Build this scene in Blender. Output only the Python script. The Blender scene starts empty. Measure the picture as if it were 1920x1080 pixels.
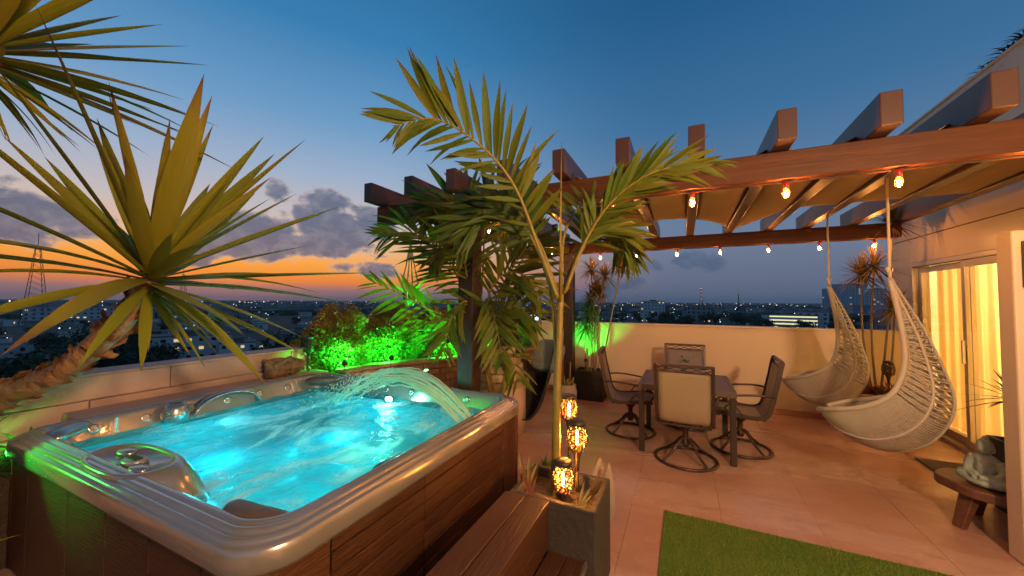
import bpy, math, random
from mathutils import Vector, Matrix, noise, Quaternion
random.seed(7)
R = math.radians
SC = bpy.context.scene
COL = SC.collection

# ------------------------------------------------------------------ camera
cam_d = bpy.data.cameras.new('camera')
cam = bpy.data.objects.new('camera', cam_d); COL.objects.link(cam)
SC.camera = cam
cam_d.sensor_width = 36.0
cam_d.lens = 690.0 / 1920.0 * 36.0
cam_d.clip_start = 0.05
cam_d.clip_end = 60000
cam.location = (0, 0, 1.6)
cam.rotation_euler = (Matrix.Rotation(R(25.1), 3, 'Z') @ Matrix.Rotation(R(90 + 2.07), 3, 'X') @ Matrix.Rotation(R(0.3), 3, 'Z')).to_euler()

# ------------------------------------------------------------------ world: dusk sky with sunset glow and clouds
W = bpy.data.worlds.new('World'); SC.world = W; W.use_nodes = True
wn = W.node_tree; wn.nodes.clear()
def WN(t, **k):
    n = wn.nodes.new(t)
    for a, v in k.items(): setattr(n, a, v)
    return n
def wlink(a, b): wn.links.new(a, b)
def wset(sock, v):
    if hasattr(v, 'node') or isinstance(v, bpy.types.NodeSocket): wlink(v, sock)
    else: sock.default_value = v
def wm(op, a, b=0.0, c=0.0, clamp=False):
    n = WN('ShaderNodeMath', operation=op, use_clamp=clamp)
    wset(n.inputs[0], a); wset(n.inputs[1], b)
    if op in ('SMOOTH_MIN', 'SMOOTH_MAX', 'MULTIPLY_ADD'): wset(n.inputs[2], c)
    return n.outputs[0]
def wmix(f, a, b, mode='MIX'):
    n = WN('ShaderNodeMix', data_type='RGBA', blend_type=mode)
    wset(n.inputs[0], f); wset(n.inputs[6], a); wset(n.inputs[7], b)
    return n.outputs[2]
def wramp(f, stops):
    n = WN('ShaderNodeValToRGB'); e = n.color_ramp.elements
    while len(e) < len(stops): e.new(0.5)
    for el, (p, c) in zip(e, stops): el.position = p; el.color = (*c, 1)
    wset(n.inputs[0], f); return n.outputs[0]
def wstep(x, lo, hi):
    n = WN('ShaderNodeMapRange', interpolation_type='SMOOTHSTEP')
    wset(n.inputs[0], x); n.inputs[1].default_value = lo; n.inputs[2].default_value = hi
    return n.outputs[0]
tc = WN('ShaderNodeTexCoord')
sep = WN('ShaderNodeSeparateXYZ'); wlink(tc.outputs['Generated'], sep.inputs[0])
el = wm('MULTIPLY', wm('ARCSINE', sep.outputs[2]), 57.2958)                        # elevation, degrees
az = wm('MULTIPLY', wm('ARCTAN2', wm('MULTIPLY', sep.outputs[0], -1.0), sep.outputs[1]), 57.2958)   # degrees left of +Y
eln = wm('DIVIDE', el, 90.0, clamp=True)
D = lambda d: d / 90.0
away = wramp(eln, [(0, (.095, .135, .22)), (D(3), (.135, .17, .26)), (D(8), (.165, .215, .325)), (D(15), (.125, .225, .385)), (D(24), (.050, .170, .350)),
                   (D(38), (.016, .110, .265)), (D(60), (.010, .075, .19)), (1, (.007, .05, .14))])
glow = wramp(eln, [(0, (.20, .15, .19)), (D(1.3), (.28, .17, .19)), (D(2.6), (.92, .25, .045)), (D(4.8), (1.05, .40, .05)), (D(7.2), (.95, .52, .24)),
                   (D(11), (.62, .54, .54)), (D(17), (.36, .47, .64)), (D(24), (.16, .355, .61)), (D(34), (.042, .225, .48)), (D(50), (.015, .11, .27)), (1, (.008, .045, .13))])
daz = wm('ABSOLUTE', wm('SUBTRACT', az, 62.0))
gf = wm('SUBTRACT', 1.0, wstep(daz, 14.0, 62.0))
sky = wmix(gf, away, glow)
# clouds: ellipses in azimuth / elevation broken up by noise
cv = WN('ShaderNodeCombineXYZ'); wlink(wm('MULTIPLY', az, 0.16), cv.inputs[0]); wlink(wm('MULTIPLY', el, 0.22), cv.inputs[1])
def wnoise(scale, detail, rough, dist=0.0):
    n = WN('ShaderNodeTexNoise'); n.inputs['Scale'].default_value = scale; n.inputs['Detail'].default_value = detail
    n.inputs['Roughness'].default_value = rough; n.inputs['Distortion'].default_value = dist
    wlink(cv.outputs[0], n.inputs['Vector']); return n.outputs[0]
nz = wnoise(1.0, 7.0, .55, .2)
nz2 = wnoise(3.4, 5.0, .6)
dens = None
for (ca, ce, ra, re, wgt) in [(50.0, 10.2, 7.6, 4.8, 1.2), (61.5, 8.8, 8.5, 4.2, 1.0), (78, 8.4, 6, 3.2, .7), (58.2, 14.0, 1.9, 1.8, .9), (46.3, 4.6, 5.0, 1.7, .8),
                              (44.5, 7.2, 3.0, 1.6, .7), (69, 4.6, 5, 1.0, .6), (-2.4, 5.6, 4.2, 2.1, .62), (4.4, 5.4, 2.0, 1.3, .55), (10, 2.4, 7, 1.5, .5), (92, 10, 9, 4, .9), (112, 7, 12, 3, .8),
                              (150, 9, 14, 4, .8), (-40, 8, 9, 3, .6), (-75, 6, 12, 3, .6), (-120, 8, 14, 4, .7)]:
    a = wm('DIVIDE', wm('SUBTRACT', az, ca), ra); b = wm('DIVIDE', wm('SUBTRACT', el, ce), re)
    d = wm('MULTIPLY', wm('SUBTRACT', 1.0, wm('ADD', wm('MULTIPLY', a, a), wm('MULTIPLY', b, b))), wgt)
    dens = d if dens is None else wm('MAXIMUM', dens, d)
dens = wm('MAXIMUM', dens, -1.6)
dn = wm('ADD', wm('MULTIPLY', dens, .62), wm('ADD', wm('MULTIPLY', wm('SUBTRACT', nz, .47), 2.0), wm('MULTIPLY', wm('SUBTRACT', nz2, .5), .7)))
cov = wstep(dn, .05, .30)
core = wstep(dn, .08, .46)
rim_c = wramp(wm('DIVIDE', el, 30.0, clamp=True), [(0, (.50, .24, .18)), (.16, (.90, .50, .28)), (.33, (.72, .56, .48)), (.6, (.45, .47, .53))])
core_c = wramp(wm('DIVIDE', el, 30.0, clamp=True), [(0, (.13, .13, .18)), (.2, (.105, .125, .205)), (.5, (.115, .155, .255))])
away_core = wmix(1.0, away, (.62, .70, .80, 1), 'MULTIPLY')
nz3 = wnoise(2.3, 6.0, .62, .5)
lumps = wm('MULTIPLY', wstep(nz3, .40, .68), wm('SUBTRACT', 1.0, wm('MULTIPLY', wstep(dn, .5, 1.3), .6)))
core_c = wmix(wm('MULTIPLY', lumps, .62), core_c, (.29, .28, .35, 1))
cl_sun = wmix(core, rim_c, core_c)
cl_away = wmix(core, away, away_core)
cloud = wmix(gf, cl_away, cl_sun)
sky = wmix(wm('MULTIPLY', cov, .93), sky, cloud)
nish = WN('ShaderNodeTexSky', sky_type='NISHITA')
nish.sun_disc = False; nish.sun_elevation = R(0.6); nish.sun_rotation = R(-62)
bgA = WN('ShaderNodeBackground'); wlink(sky, bgA.inputs[0]); bgA.inputs[1].default_value = 0.92
bgB = WN('ShaderNodeBackground'); wlink(nish.outputs[0], bgB.inputs[0]); bgB.inputs[1].default_value = 0.006
addw = WN('ShaderNodeAddShader'); wlink(bgA.outputs[0], addw.inputs[0]); wlink(bgB.outputs[0], addw.inputs[1])
outw = WN('ShaderNodeOutputWorld'); wlink(addw.outputs[0], outw.inputs[0])

# ------------------------------------------------------------------ the sun, already at the horizon
sl = bpy.data.lights.new('sun', 'SUN'); sl.energy = 0.06; sl.angle = R(12); sl.color = (1, .55, .3)
sun = bpy.data.objects.new('sun', sl); COL.objects.link(sun)
sd = Vector((-math.sin(R(62)), math.cos(R(62)), math.tan(R(1.5))))
sun.rotation_euler = (-sd).to_track_quat('-Z', 'Y').to_euler()

# ------------------------------------------------------------------ exposure
SC.view_settings.view_transform = 'Standard'
SC.view_settings.look = 'None'
SC.view_settings.exposure = 0.0
SC.view_settings.gamma = 1.0
SC.cycles.use_denoising = True
SC.cycles.max_bounces = 7
SC.cycles.diffuse_bounces = 3
SC.cycles.glossy_bounces = 3
SC.cycles.transmission_bounces = 6
SC.cycles.transparent_max_bounces = 12
SC.cycles.caustics_reflective = False
SC.cycles.caustics_refractive = False
SC.cycles.sample_clamp_indirect = 4.0

# ================================================================== materials
MATS = {}
def mat(name, col, rough=.6, metal=0.0, var=None, var_scale=6.0, var_amt=.5, stretch=(1, 1, 1), bump=0.0, bump_scale=40.0, coat=0.0, spec=.5,
        emit=None, estr=0.0, trans=0.0, rand=None, coords='Object', alpha=1.0, detail=4.0, sheen=0.0, tip=None):
    m = bpy.data.materials.new(name); m.use_nodes = True; MATS[name] = m
    nt = m.node_tree; p = nt.nodes['Principled BSDF']; out = nt.nodes['Material Output']
    p.inputs['Base Color'].default_value = (*col, 1); p.inputs['Roughness'].default_value = rough; p.inputs['Metallic'].default_value = metal
    p.inputs['Coat Weight'].default_value = coat; p.inputs['Specular IOR Level'].default_value = spec
    p.inputs['Sheen Weight'].default_value = sheen
    csock = None
    if var or bump:
        if coords == 'World':
            g = nt.nodes.new('ShaderNodeNewGeometry'); src = g.outputs['Position']
        else:
            t = nt.nodes.new('ShaderNodeTexCoord'); src = t.outputs['Object']
        mp = nt.nodes.new('ShaderNodeMapping'); mp.inputs['Scale'].default_value = stretch
        nt.links.new(src, mp.inputs[0])
    if var:
        n = nt.nodes.new('ShaderNodeTexNoise'); n.inputs['Scale'].default_value = var_scale; n.inputs['Detail'].default_value = detail; n.inputs['Roughness'].default_value = .65
        nt.links.new(mp.outputs[0], n.inputs['Vector'])
        mr = nt.nodes.new('ShaderNodeMapRange'); mr.inputs[1].default_value = .5 - var_amt * .5; mr.inputs[2].default_value = .5 + var_amt * .5
        nt.links.new(n.outputs[0], mr.inputs[0])
        mx = nt.nodes.new('ShaderNodeMix'); mx.data_type = 'RGBA'
        mx.inputs[6].default_value = (*col, 1); mx.inputs[7].default_value = (*var, 1)
        nt.links.new(mr.outputs[0], mx.inputs[0]); csock = mx.outputs[2]
    if rand:
        oi = nt.nodes.new('ShaderNodeObjectInfo'); m2 = nt.nodes.new('ShaderNodeMix'); m2.data_type = 'RGBA'
        m2.inputs[6].default_value = (*col, 1); m2.inputs[7].default_value = (*rand, 1)
        if csock: nt.links.new(csock, m2.inputs[6])
        nt.links.new(oi.outputs['Random'], m2.inputs[0]); csock = m2.outputs[2]
    if tip:      # dry brown ends of leaf blades (blades run along +y, unit length)
        t2 = nt.nodes.new('ShaderNodeTexCoord'); sx = nt.nodes.new('ShaderNodeSeparateXYZ'); nt.links.new(t2.outputs['Object'], sx.inputs[0])
        oi2 = nt.nodes.new('ShaderNodeObjectInfo'); ad = nt.nodes.new('ShaderNodeMath'); ad.operation = 'MULTIPLY_ADD'; ad.inputs[1].default_value = .16; nt.links.new(oi2.outputs['Random'], ad.inputs[0]); nt.links.new(sx.outputs[1], ad.inputs[2])
        mr2 = nt.nodes.new('ShaderNodeMapRange'); mr2.inputs[1].default_value = .92; mr2.inputs[2].default_value = 1.08; nt.links.new(ad.outputs[0], mr2.inputs[0])
        m3 = nt.nodes.new('ShaderNodeMix'); m3.data_type = 'RGBA'; m3.inputs[6].default_value = (*col, 1); m3.inputs[7].default_value = (*tip, 1); nt.links.new(mr2.outputs[0], m3.inputs[0])
        if csock: nt.links.new(csock, m3.inputs[6])
        csock = m3.outputs[2]
    if csock: nt.links.new(csock, p.inputs['Base Color'])
    if bump:
        n = nt.nodes.new('ShaderNodeTexNoise'); n.inputs['Scale'].default_value = bump_scale; n.inputs['Detail'].default_value = 5
        nt.links.new(mp.outputs[0], n.inputs['Vector'])
        b = nt.nodes.new('ShaderNodeBump'); b.inputs['Strength'].default_value = bump; b.inputs['Distance'].default_value = .02
        nt.links.new(n.outputs[0], b.inputs['Height']); nt.links.new(b.outputs[0], p.inputs['Normal'])
    if emit:
        p.inputs['Emission Color'].default_value = (*emit, 1); p.inputs['Emission Strength'].default_value = estr
    if trans:
        tr = nt.nodes.new('ShaderNodeBsdfTranslucent'); tr.inputs[0].default_value = (*col, 1)
        if csock: nt.links.new(csock, tr.inputs[0])
        ms = nt.nodes.new('ShaderNodeMixShader'); ms.inputs[0].default_value = trans
        nt.links.new(p.outputs[0], ms.inputs[1]); nt.links.new(tr.outputs[0], ms.inputs[2]); nt.links.new(ms.outputs[0], out.inputs[0])
    if alpha < 1:
        p.inputs['Alpha'].default_value = alpha
    return m
def emitter(name, col, s, sample=True):
    m = bpy.data.materials.new(name); m.use_nodes = True; MATS[name] = m
    nt = m.node_tree; nt.nodes.clear()
    e = nt.nodes.new('ShaderNodeEmission'); e.inputs[0].default_value = (*col, 1); e.inputs[1].default_value = s
    o = nt.nodes.new('ShaderNodeOutputMaterial'); nt.links.new(e.outputs[0], o.inputs[0])
    if not sample: m.cycles.emission_sampling = 'NONE'
    return m
def slab_mat():
    m = mat('slab', (.36, .165, .11), .34, bump=.10, bump_scale=22, coords='World'); nt = m.node_tree; N = nt.nodes.new; L = nt.links.new; p = nt.nodes['Principled BSDF']
    g = N('ShaderNodeNewGeometry'); mp = N('ShaderNodeMapping'); mp.inputs['Rotation'].default_value = (0, 0, R(-35)); mp.inputs['Scale'].default_value = (.35, 1.5, 1); L(g.outputs['Position'], mp.inputs[0])
    def nz_(s, d, v, ro=.6, di=.4):
        n = N('ShaderNodeTexNoise'); n.inputs['Scale'].default_value = s; n.inputs['Detail'].default_value = d; n.inputs['Roughness'].default_value = ro; n.inputs['Distortion'].default_value = di; L(v, n.inputs['Vector']); return n.outputs[0]
    def rng(x, a, b, c=0.0, d=1.0):
        r = N('ShaderNodeMapRange'); r.inputs[1].default_value = a; r.inputs[2].default_value = b; r.inputs[3].default_value = c; r.inputs[4].default_value = d; L(x, r.inputs[0]); return r.outputs[0]
    def mixc(f, c1, c2):
        x = N('ShaderNodeMix'); x.data_type = 'RGBA'; L(f, x.inputs[0])
        for i, c in ((6, c1), (7, c2)):
            if isinstance(c, tuple): x.inputs[i].default_value = (*c, 1)
            else: L(c, x.inputs[i])
        return x.outputs[2]
    n1 = nz_(1.1, 6, mp.outputs[0]); n2 = nz_(2.6, 7, g.outputs['Position'], .7); n3 = nz_(14, 5, g.outputs['Position'], .7)
    c = mixc(rng(n1, .42, .62), (.37, .19, .12), (.49, .31, .225))
    c = mixc(rng(n2, .52, .72, 0, .75), c, (.28, .145, .105))
    c = mixc(rng(n3, .55, .75, 0, .35), c, (.54, .41, .35))
    L(c, p.inputs['Base Color']); L(rng(n1, .35, .65, .42, .22), p.inputs['Roughness'])
slab_mat()
mat('screed', (.14, .075, .05), .8)
mat('stucco', (.66, .53, .39), .55, var=(.60, .47, .33), var_scale=1.4, var_amt=.7, bump=.10, bump_scale=60, coords='World')
mat('house_paint', (.50, .41, .28), .34, var=(.45, .36, .24), var_scale=1.1, var_amt=.7, bump=.05, bump_scale=30, coords='World')
mat('parapet_stone', (.50, .36, .28), .7, var=(.36, .24, .18), var_scale=3.5, var_amt=.5, bump=.35, bump_scale=18, coords='World', rand=(.55, .38, .30))
mat('ledge', (.46, .33, .26), .6, var=(.38, .26, .21), var_scale=2.2, bump=.15, bump_scale=20, coords='World')
mat('skirting', (.36, .15, .08), .5)
mat('beam_wood', (.125, .040, .010), .5, var=(.05, .016, .005), var_scale=5, var_amt=.5, stretch=(.35, 3, 5), bump=.10, bump_scale=14, coords='World', spec=.2)
mat('rafter_wood', (.065, .025, .012), .36, var=(.06, .026, .015), var_scale=5, var_amt=.5, stretch=(5, .35, 5), bump=.03, bump_scale=14, coords='World')
mat('post_wood', (.036, .016, .009), .5, var=(.022, .010, .006), var_scale=5, stretch=(6, 6, .5), bump=.25, bump_scale=14, coords='World')
mat('canopy_cloth', (.42, .28, .16), .85, var=(.34, .22, .125), var_scale=2.0, trans=.25, coords='World')
mat('acrylic', (.31, .28, .235), .22, metal=.6, var=(.38, .35, .30), var_scale=5, var_amt=.5, coat=.4, coords='World')
mat('shell', (.70, .72, .74), .35, coat=.3)
mat('pillow_rubber', (.10, .075, .055), .42, bump=.05)
mat('silver', (.50, .45, .40), .25, metal=.85)
mat('control_grey', (.30, .30, .34), .35, metal=.3)
mat('cabinet_wood', (.062, .022, .008), .40, var=(.020, .0075, .0035), var_scale=3.2, var_amt=.5, stretch=(1.2, 1.2, 16), bump=.5, bump_scale=9, coords='World', rand=(.066, .026, .010), spec=.3)
mat('deck_wood', (.050, .018, .0075), .44, var=(.024, .009, .004), var_scale=3.2, var_amt=.5, stretch=(14, .8, 10), bump=.35, bump_scale=9, coords='World', rand=(.065, .025, .010), spec=.35)
mat('planter_stone', (.042, .032, .023), .8, var=(.026, .020, .015), var_scale=4, bump=.4, bump_scale=28)
mat('soil', (.035, .02, .012), .95, var=(.06, .04, .02), var_scale=30, bump=1.0, bump_scale=40)
mat('black_weave', (.018, .015, .013), .7, bump=1.0, bump_scale=70)
mat('dark_metal', (.055, .040, .032), .42, metal=.5, bump=.05)
mat('bronze_metal', (.075, .05, .036), .4, metal=.6)
mat('table_top', (.11, .075, .06), .5, var=(.08, .055, .045), var_scale=20)
mat('sling', (.40, .32, .20), .85, var=(.34, .27, .17), var_scale=90, bump=.3, bump_scale=160, trans=.2)
mat('sling_grey', (.30, .25, .26), .85, var=(.25, .21, .22), var_scale=90, bump=.3, bump_scale=160, trans=.2)
mat('wicker', (.38, .33, .26), .6, var=(.32, .28, .22), var_scale=14, rand=(.40, .34, .26))
mat('rope', (.52, .44, .33), .8, bump=.5, bump_scale=120)
mat('steel', (.45, .45, .45), .3, metal=.9)
mat('alu_frame', (.50, .44, .36), .35, metal=.4)
mat('turf_base', (.07, .14, .012), .9, var=(.09, .13, .02), var_scale=3)
mat('turf', (.085, .20, .010), .7, var=(.17, .21, .016), var_scale=2.2, var_amt=.5, coords='World')
mat('table_wood', (.17, .070, .032), .42, var=(.07, .03, .018), var_scale=5, stretch=(2, 6, 6), bump=.2, bump_scale=10)
mat('mat_brown', (.055, .035, .026), .95, bump=.6, bump_scale=120)
mat('statue', (.22, .28, .21), .6, var=(.36, .42, .34), var_scale=14, bump=.5, bump_scale=50)
mat('black_stone', (.012, .022, .018), .6, bump=1.0, bump_scale=90)
mat('cloth_black', (.012, .011, .012), .9, bump=.3, bump_scale=40)
mat('cushion', (.16, .19, .19), .9, bump=.3, bump_scale=120)
mat('pot_white', (.42, .36, .30), .6, bump=.15)
mat('pot_dark', (.05, .035, .025), .6, bump=.3)
mat('pot_brown', (.13, .055, .032), .7, bump=.5, bump_scale=20)
mat('brick', (.36, .19, .11), .8, var=(.26, .13, .075), var_scale=9, bump=.5, bump_scale=30, rand=(.42, .27, .17))
mat('stone', (.34, .24, .15), .8, var=(.22, .15, .09), var_scale=9, bump=.6, bump_scale=22, rand=(.40, .30, .19))
mat('yucca_leaf', (.15, .185, .012), .46, var=(.27, .25, .020), var_scale=2.5, var_amt=.6, stretch=(34, 1.1, 1), trans=.28, rand=(.26, .21, .018), spec=.3, tip=(.16, .085, .03), bump=.15, bump_scale=3)
mat('palm_leaf', (.045, .105, .008), .5, var=(.10, .135, .012), var_scale=2.5, var_amt=.6, stretch=(30, 1.2, 1), trans=.3, rand=(.13, .13, .010), spec=.2, tip=(.15, .09, .03), bump=.15, bump_scale=3)
mat('palm_dark', (.034, .085, .011), .5, var=(.06, .10, .012), var_scale=2.5, stretch=(30, 1.2, 1), trans=.3, rand=(.08, .11, .012), spec=.2, tip=(.10, .06, .02))
mat('palm_stem', (.24, .17, .018), .45, var=(.17, .12, .016), var_scale=7, stretch=(1, 1, 4), bump=.15)
mat('bark', (.46, .25, .10), .85, var=(.24, .12, .05), var_scale=14, bump=1.0, bump_scale=24)
mat('bark_pale', (.36, .22, .12), .85, var=(.22, .13, .07), var_scale=14, bump=1.0, bump_scale=24)
mat('driftwood', (.30, .17, .07), .8, var=(.10, .05, .03), var_scale=9, bump=1.0, bump_scale=14)
mat('dracaena_stem', (.20, .15, .08), .7, bump=.5, bump_scale=30)
mat('dracaena_leaf', (.16, .125, .03), .5, var=(.26, .15, .05), var_scale=9, trans=.2)
mat('fern_leaf', (.05, .12, .02), .45, trans=.3)
mat('hedge_green', (.10, .19, .03), .5, trans=.42, var=(.15, .22, .035), var_scale=8, coords='World')
mat('hedge_warm_lit', (.50, .24, .04), .5, trans=.35, var=(.17, .15, .03), var_scale=6, coords='World')  # warm lamplight on the hedge tops, put into the leaf colour
mat('red_leaf', (.20, .05, .025), .5, trans=.2)
mat('red_cone', (.40, .05, .02), .5)
mat('pale_leaf', (.30, .24, .18), .7, trans=.2)
mat('curtain', (.80, .64, .36), .8, trans=.6, var=(.76, .58, .30), var_scale=1.5)
mat('room_paint', (.75, .60, .36), .7)
mat('concrete_white', (.72, .71, .68), .8, var=(.55, .54, .52), var_scale=.15, rand=(.50, .49, .48))
mat('concrete_grey', (.38, .38, .38), .85, var=(.18, .18, .18), var_scale=.15, rand=(.30, .28, .25))
mat('hotel_face', (.55, .56, .58), .8)
mat('roof_dark', (.12, .11, .10), .9, rand=(.22, .20, .19))
mat('window_dark', (.02, .025, .03), .2)
mat('ground', (.040, .048, .034), .95, var=(.075, .07, .06), var_scale=.012, var_amt=.4, coords='World')
mat('asphalt', (.05, .05, .052), .9)
mat('tree_leaf', (.040, .058, .022), .7, rand=(.055, .075, .028))
mat('tree_bark', (.06, .045, .03), .9)
mat('far_town', (.42, .41, .41), .9, var=(.15, .15, .15), var_scale=.01, coords='World')
mat('tower_steel', (.12, .08, .08), .6)
mat('speaker_black', (.05, .03, .02), .6)
mat('bulb_socket', (.30, .02, .01), .4)
mat('cable', (.01, .01, .01), .6)
emitter('bulb_glow', (1.0, .45, .14), 1500.0)
emitter('flame_glow', (1.0, .46, .11), 1900.0)
emitter('lamp_globe', (1.0, .60, .32), 850.0)
emitter('green_led', (.06, 1.0, .10), 60.0, False)
emitter('cyan_led', (.5, 1.0, 1.0), 40.0, False)
emitter('room_glow', (1.0, .72, .32), 330.0)
emitter('window_lit', (1.0, .70, .34), .75, False)
emitter('deck_lit', (1.0, .95, .50), .95, False)
emitter('city_warm', (1.0, .78, .45), 3.2, False)
emitter('city_white', (.85, .95, 1.0), 4.0, False)
emitter('city_green', (.55, 1.0, .45), 1.6, False)
emitter('city_red', (1.0, .16, .18), 3.0, False)
emitter('sign_white', (.75, .97, 1.0), 2.6, False)
# glass of the sliding door
def glassy(name, col=(1, 1, 1), mixf=.12, rough=.02):
    m = bpy.data.materials.new(name); m.use_nodes = True; MATS[name] = m
    nt = m.node_tree; nt.nodes.clear()
    t = nt.nodes.new('ShaderNodeBsdfTransparent'); t.inputs[0].default_value = (*col, 1)
    g = nt.nodes.new('ShaderNodeBsdfGlossy'); g.inputs['Roughness'].default_value = rough
    f = nt.nodes.new('ShaderNodeFresnel'); f.inputs[0].default_value = 1.45
    ms = nt.nodes.new('ShaderNodeMixShader'); o = nt.nodes.new('ShaderNodeOutputMaterial')
    ge = nt.nodes.new('ShaderNodeNewGeometry'); inv = nt.nodes.new('ShaderNodeMath'); inv.operation = 'SUBTRACT'; inv.inputs[0].default_value = 1.0
    nt.links.new(ge.outputs['Backfacing'], inv.inputs[1]); mu = nt.nodes.new('ShaderNodeMath'); mu.operation = 'MULTIPLY'
    nt.links.new(f.outputs[0], mu.inputs[0]); nt.links.new(inv.outputs[0], mu.inputs[1]); nt.links.new(mu.outputs[0], ms.inputs[0]); nt.links.new(t.outputs[0], ms.inputs[1]); nt.links.new(g.outputs[0], ms.inputs[2]); nt.links.new(ms.outputs[0], o.inputs[0])
glassy('glass')
# tub water: clear surface that lets the lit basin show, with foam lying on it
def water_mat():
    m = bpy.data.materials.new('water'); m.use_nodes = True; MATS['water'] = m
    nt = m.node_tree; nt.nodes.clear(); N = nt.nodes.new; L = nt.links.new
    geo = N('ShaderNodeNewGeometry')
    mp = N('ShaderNodeMapping'); mp.inputs['Scale'].default_value = (1.7, .8, 1); mp.inputs['Rotation'].default_value = (0, 0, R(38)); L(geo.outputs['Position'], mp.inputs[0])
    n1 = N('ShaderNodeTexNoise'); n1.inputs['Scale'].default_value = 1.5; n1.inputs['Detail'].default_value = 6; n1.inputs['Roughness'].default_value = .55; n1.inputs['Distortion'].default_value = 2.0
    L(mp.outputs[0], n1.inputs['Vector'])
    fm = N('ShaderNodeMapRange'); fm.interpolation_type = 'SMOOTHSTEP'; fm.inputs[1].default_value = .45; fm.inputs[2].default_value = .66; fm.inputs[4].default_value = .70
    L(n1.outputs[0], fm.inputs[0])
    n2 = N('ShaderNodeTexNoise'); n2.inputs['Scale'].default_value = 26; n2.inputs['Detail'].default_value = 4; L(mp.outputs[0], n2.inputs['Vector'])
    bp = N('ShaderNodeBump'); bp.inputs['Strength'].default_value = .5; bp.inputs['Distance'].default_value = .02; L(n2.outputs[0], bp.inputs['Height'])
    tr = N('ShaderNodeBsdfTransparent'); tr.inputs[0].default_value = (.42, .90, .94, 1)
    gl = N('ShaderNodeBsdfGlossy'); gl.inputs['Roughness'].default_value = .08; L(bp.outputs[0], gl.inputs['Normal'])
    fr = N('ShaderNodeFresnel'); fr.inputs[0].default_value = 1.33; L(bp.outputs[0], fr.inputs['Normal'])
    surf = N('ShaderNodeMixShader'); L(fr.outputs[0], surf.inputs[0]); L(tr.outputs[0], surf.inputs[1]); L(gl.outputs[0], surf.inputs[2])
    df = N('ShaderNodeBsdfDiffuse'); df.inputs[0].default_value = (.80, .82, .80, 1)
    tl = N('ShaderNodeBsdfTranslucent'); tl.inputs[0].default_value = (.80, .84, .84, 1)
    fo = N('ShaderNodeMixShader'); fo.inputs[0].default_value = .42; L(df.outputs[0], fo.inputs[1]); L(tl.outputs[0], fo.inputs[2])
    mx = N('ShaderNodeMixShader'); L(fm.outputs[0], mx.inputs[0]); L(surf.outputs[0], mx.inputs[1]); L(fo.outputs[0], mx.inputs[2])
    o = N('ShaderNodeOutputMaterial'); L(mx.outputs[0], o.inputs[0])
water_mat()
def jet_mat():
    m = bpy.data.materials.new('jet_water'); m.use_nodes = True; MATS['jet_water'] = m
    nt = m.node_tree; nt.nodes.clear(); N = nt.nodes.new; L = nt.links.new
    tr = N('ShaderNodeBsdfTransparent'); tr.inputs[0].default_value = (.95, 1, .96, 1)
    p = N('ShaderNodeBsdfPrincipled'); p.inputs['Base Color'].default_value = (.72, .85, .70, 1); p.inputs['Roughness'].default_value = .12
    tl = N('ShaderNodeBsdfTranslucent'); tl.inputs[0].default_value = (.75, .9, .75, 1)
    a = N('ShaderNodeMixShader'); a.inputs[0].default_value = .5; L(p.outputs[0], a.inputs[1]); L(tl.outputs[0], a.inputs[2])
    ms = N('ShaderNodeMixShader'); ms.inputs[0].default_value = .55; L(tr.outputs[0], ms.inputs[1]); L(a.outputs[0], ms.inputs[2])
    o = N('ShaderNodeOutputMaterial'); L(ms.outputs[0], o.inputs[0])
jet_mat()
def bulb_mat():
    m = bpy.data.materials.new('bulb_glass'); m.use_nodes = True; MATS['bulb_glass'] = m
    nt = m.node_tree; nt.nodes.clear(); N = nt.nodes.new; L = nt.links.new
    tr = N('ShaderNodeBsdfTransparent'); tr.inputs[0].default_value = (1, .80, .55, 1)
    tl = N('ShaderNodeBsdfTranslucent'); tl.inputs[0].default_value = (.9, .30, .05, 1)
    ms = N('ShaderNodeMixShader'); ms.inputs[0].default_value = .06; L(tr.outputs[0], ms.inputs[1]); L(tl.outputs[0], ms.inputs[2])
    o = N('ShaderNodeOutputMaterial'); L(ms.outputs[0], o.inputs[0])
bulb_mat()
def diffuser_mat():
    m = bpy.data.materials.new('flame_diffuser'); m.use_nodes = True; MATS['flame_diffuser'] = m
    nt = m.node_tree; nt.nodes.clear(); N = nt.nodes.new; L = nt.links.new
    tr = N('ShaderNodeBsdfTransparent'); tr.inputs[0].default_value = (1, .78, .50, 1)
    tl = N('ShaderNodeBsdfTranslucent'); tl.inputs[0].default_value = (.9, .34, .05, 1)
    ms = N('ShaderNodeMixShader'); ms.inputs[0].default_value = .022; L(tr.outputs[0], ms.inputs[1]); L(tl.outputs[0], ms.inputs[2])
    o = N('ShaderNodeOutputMaterial'); L(ms.outputs[0], o.inputs[0])
diffuser_mat()

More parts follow.
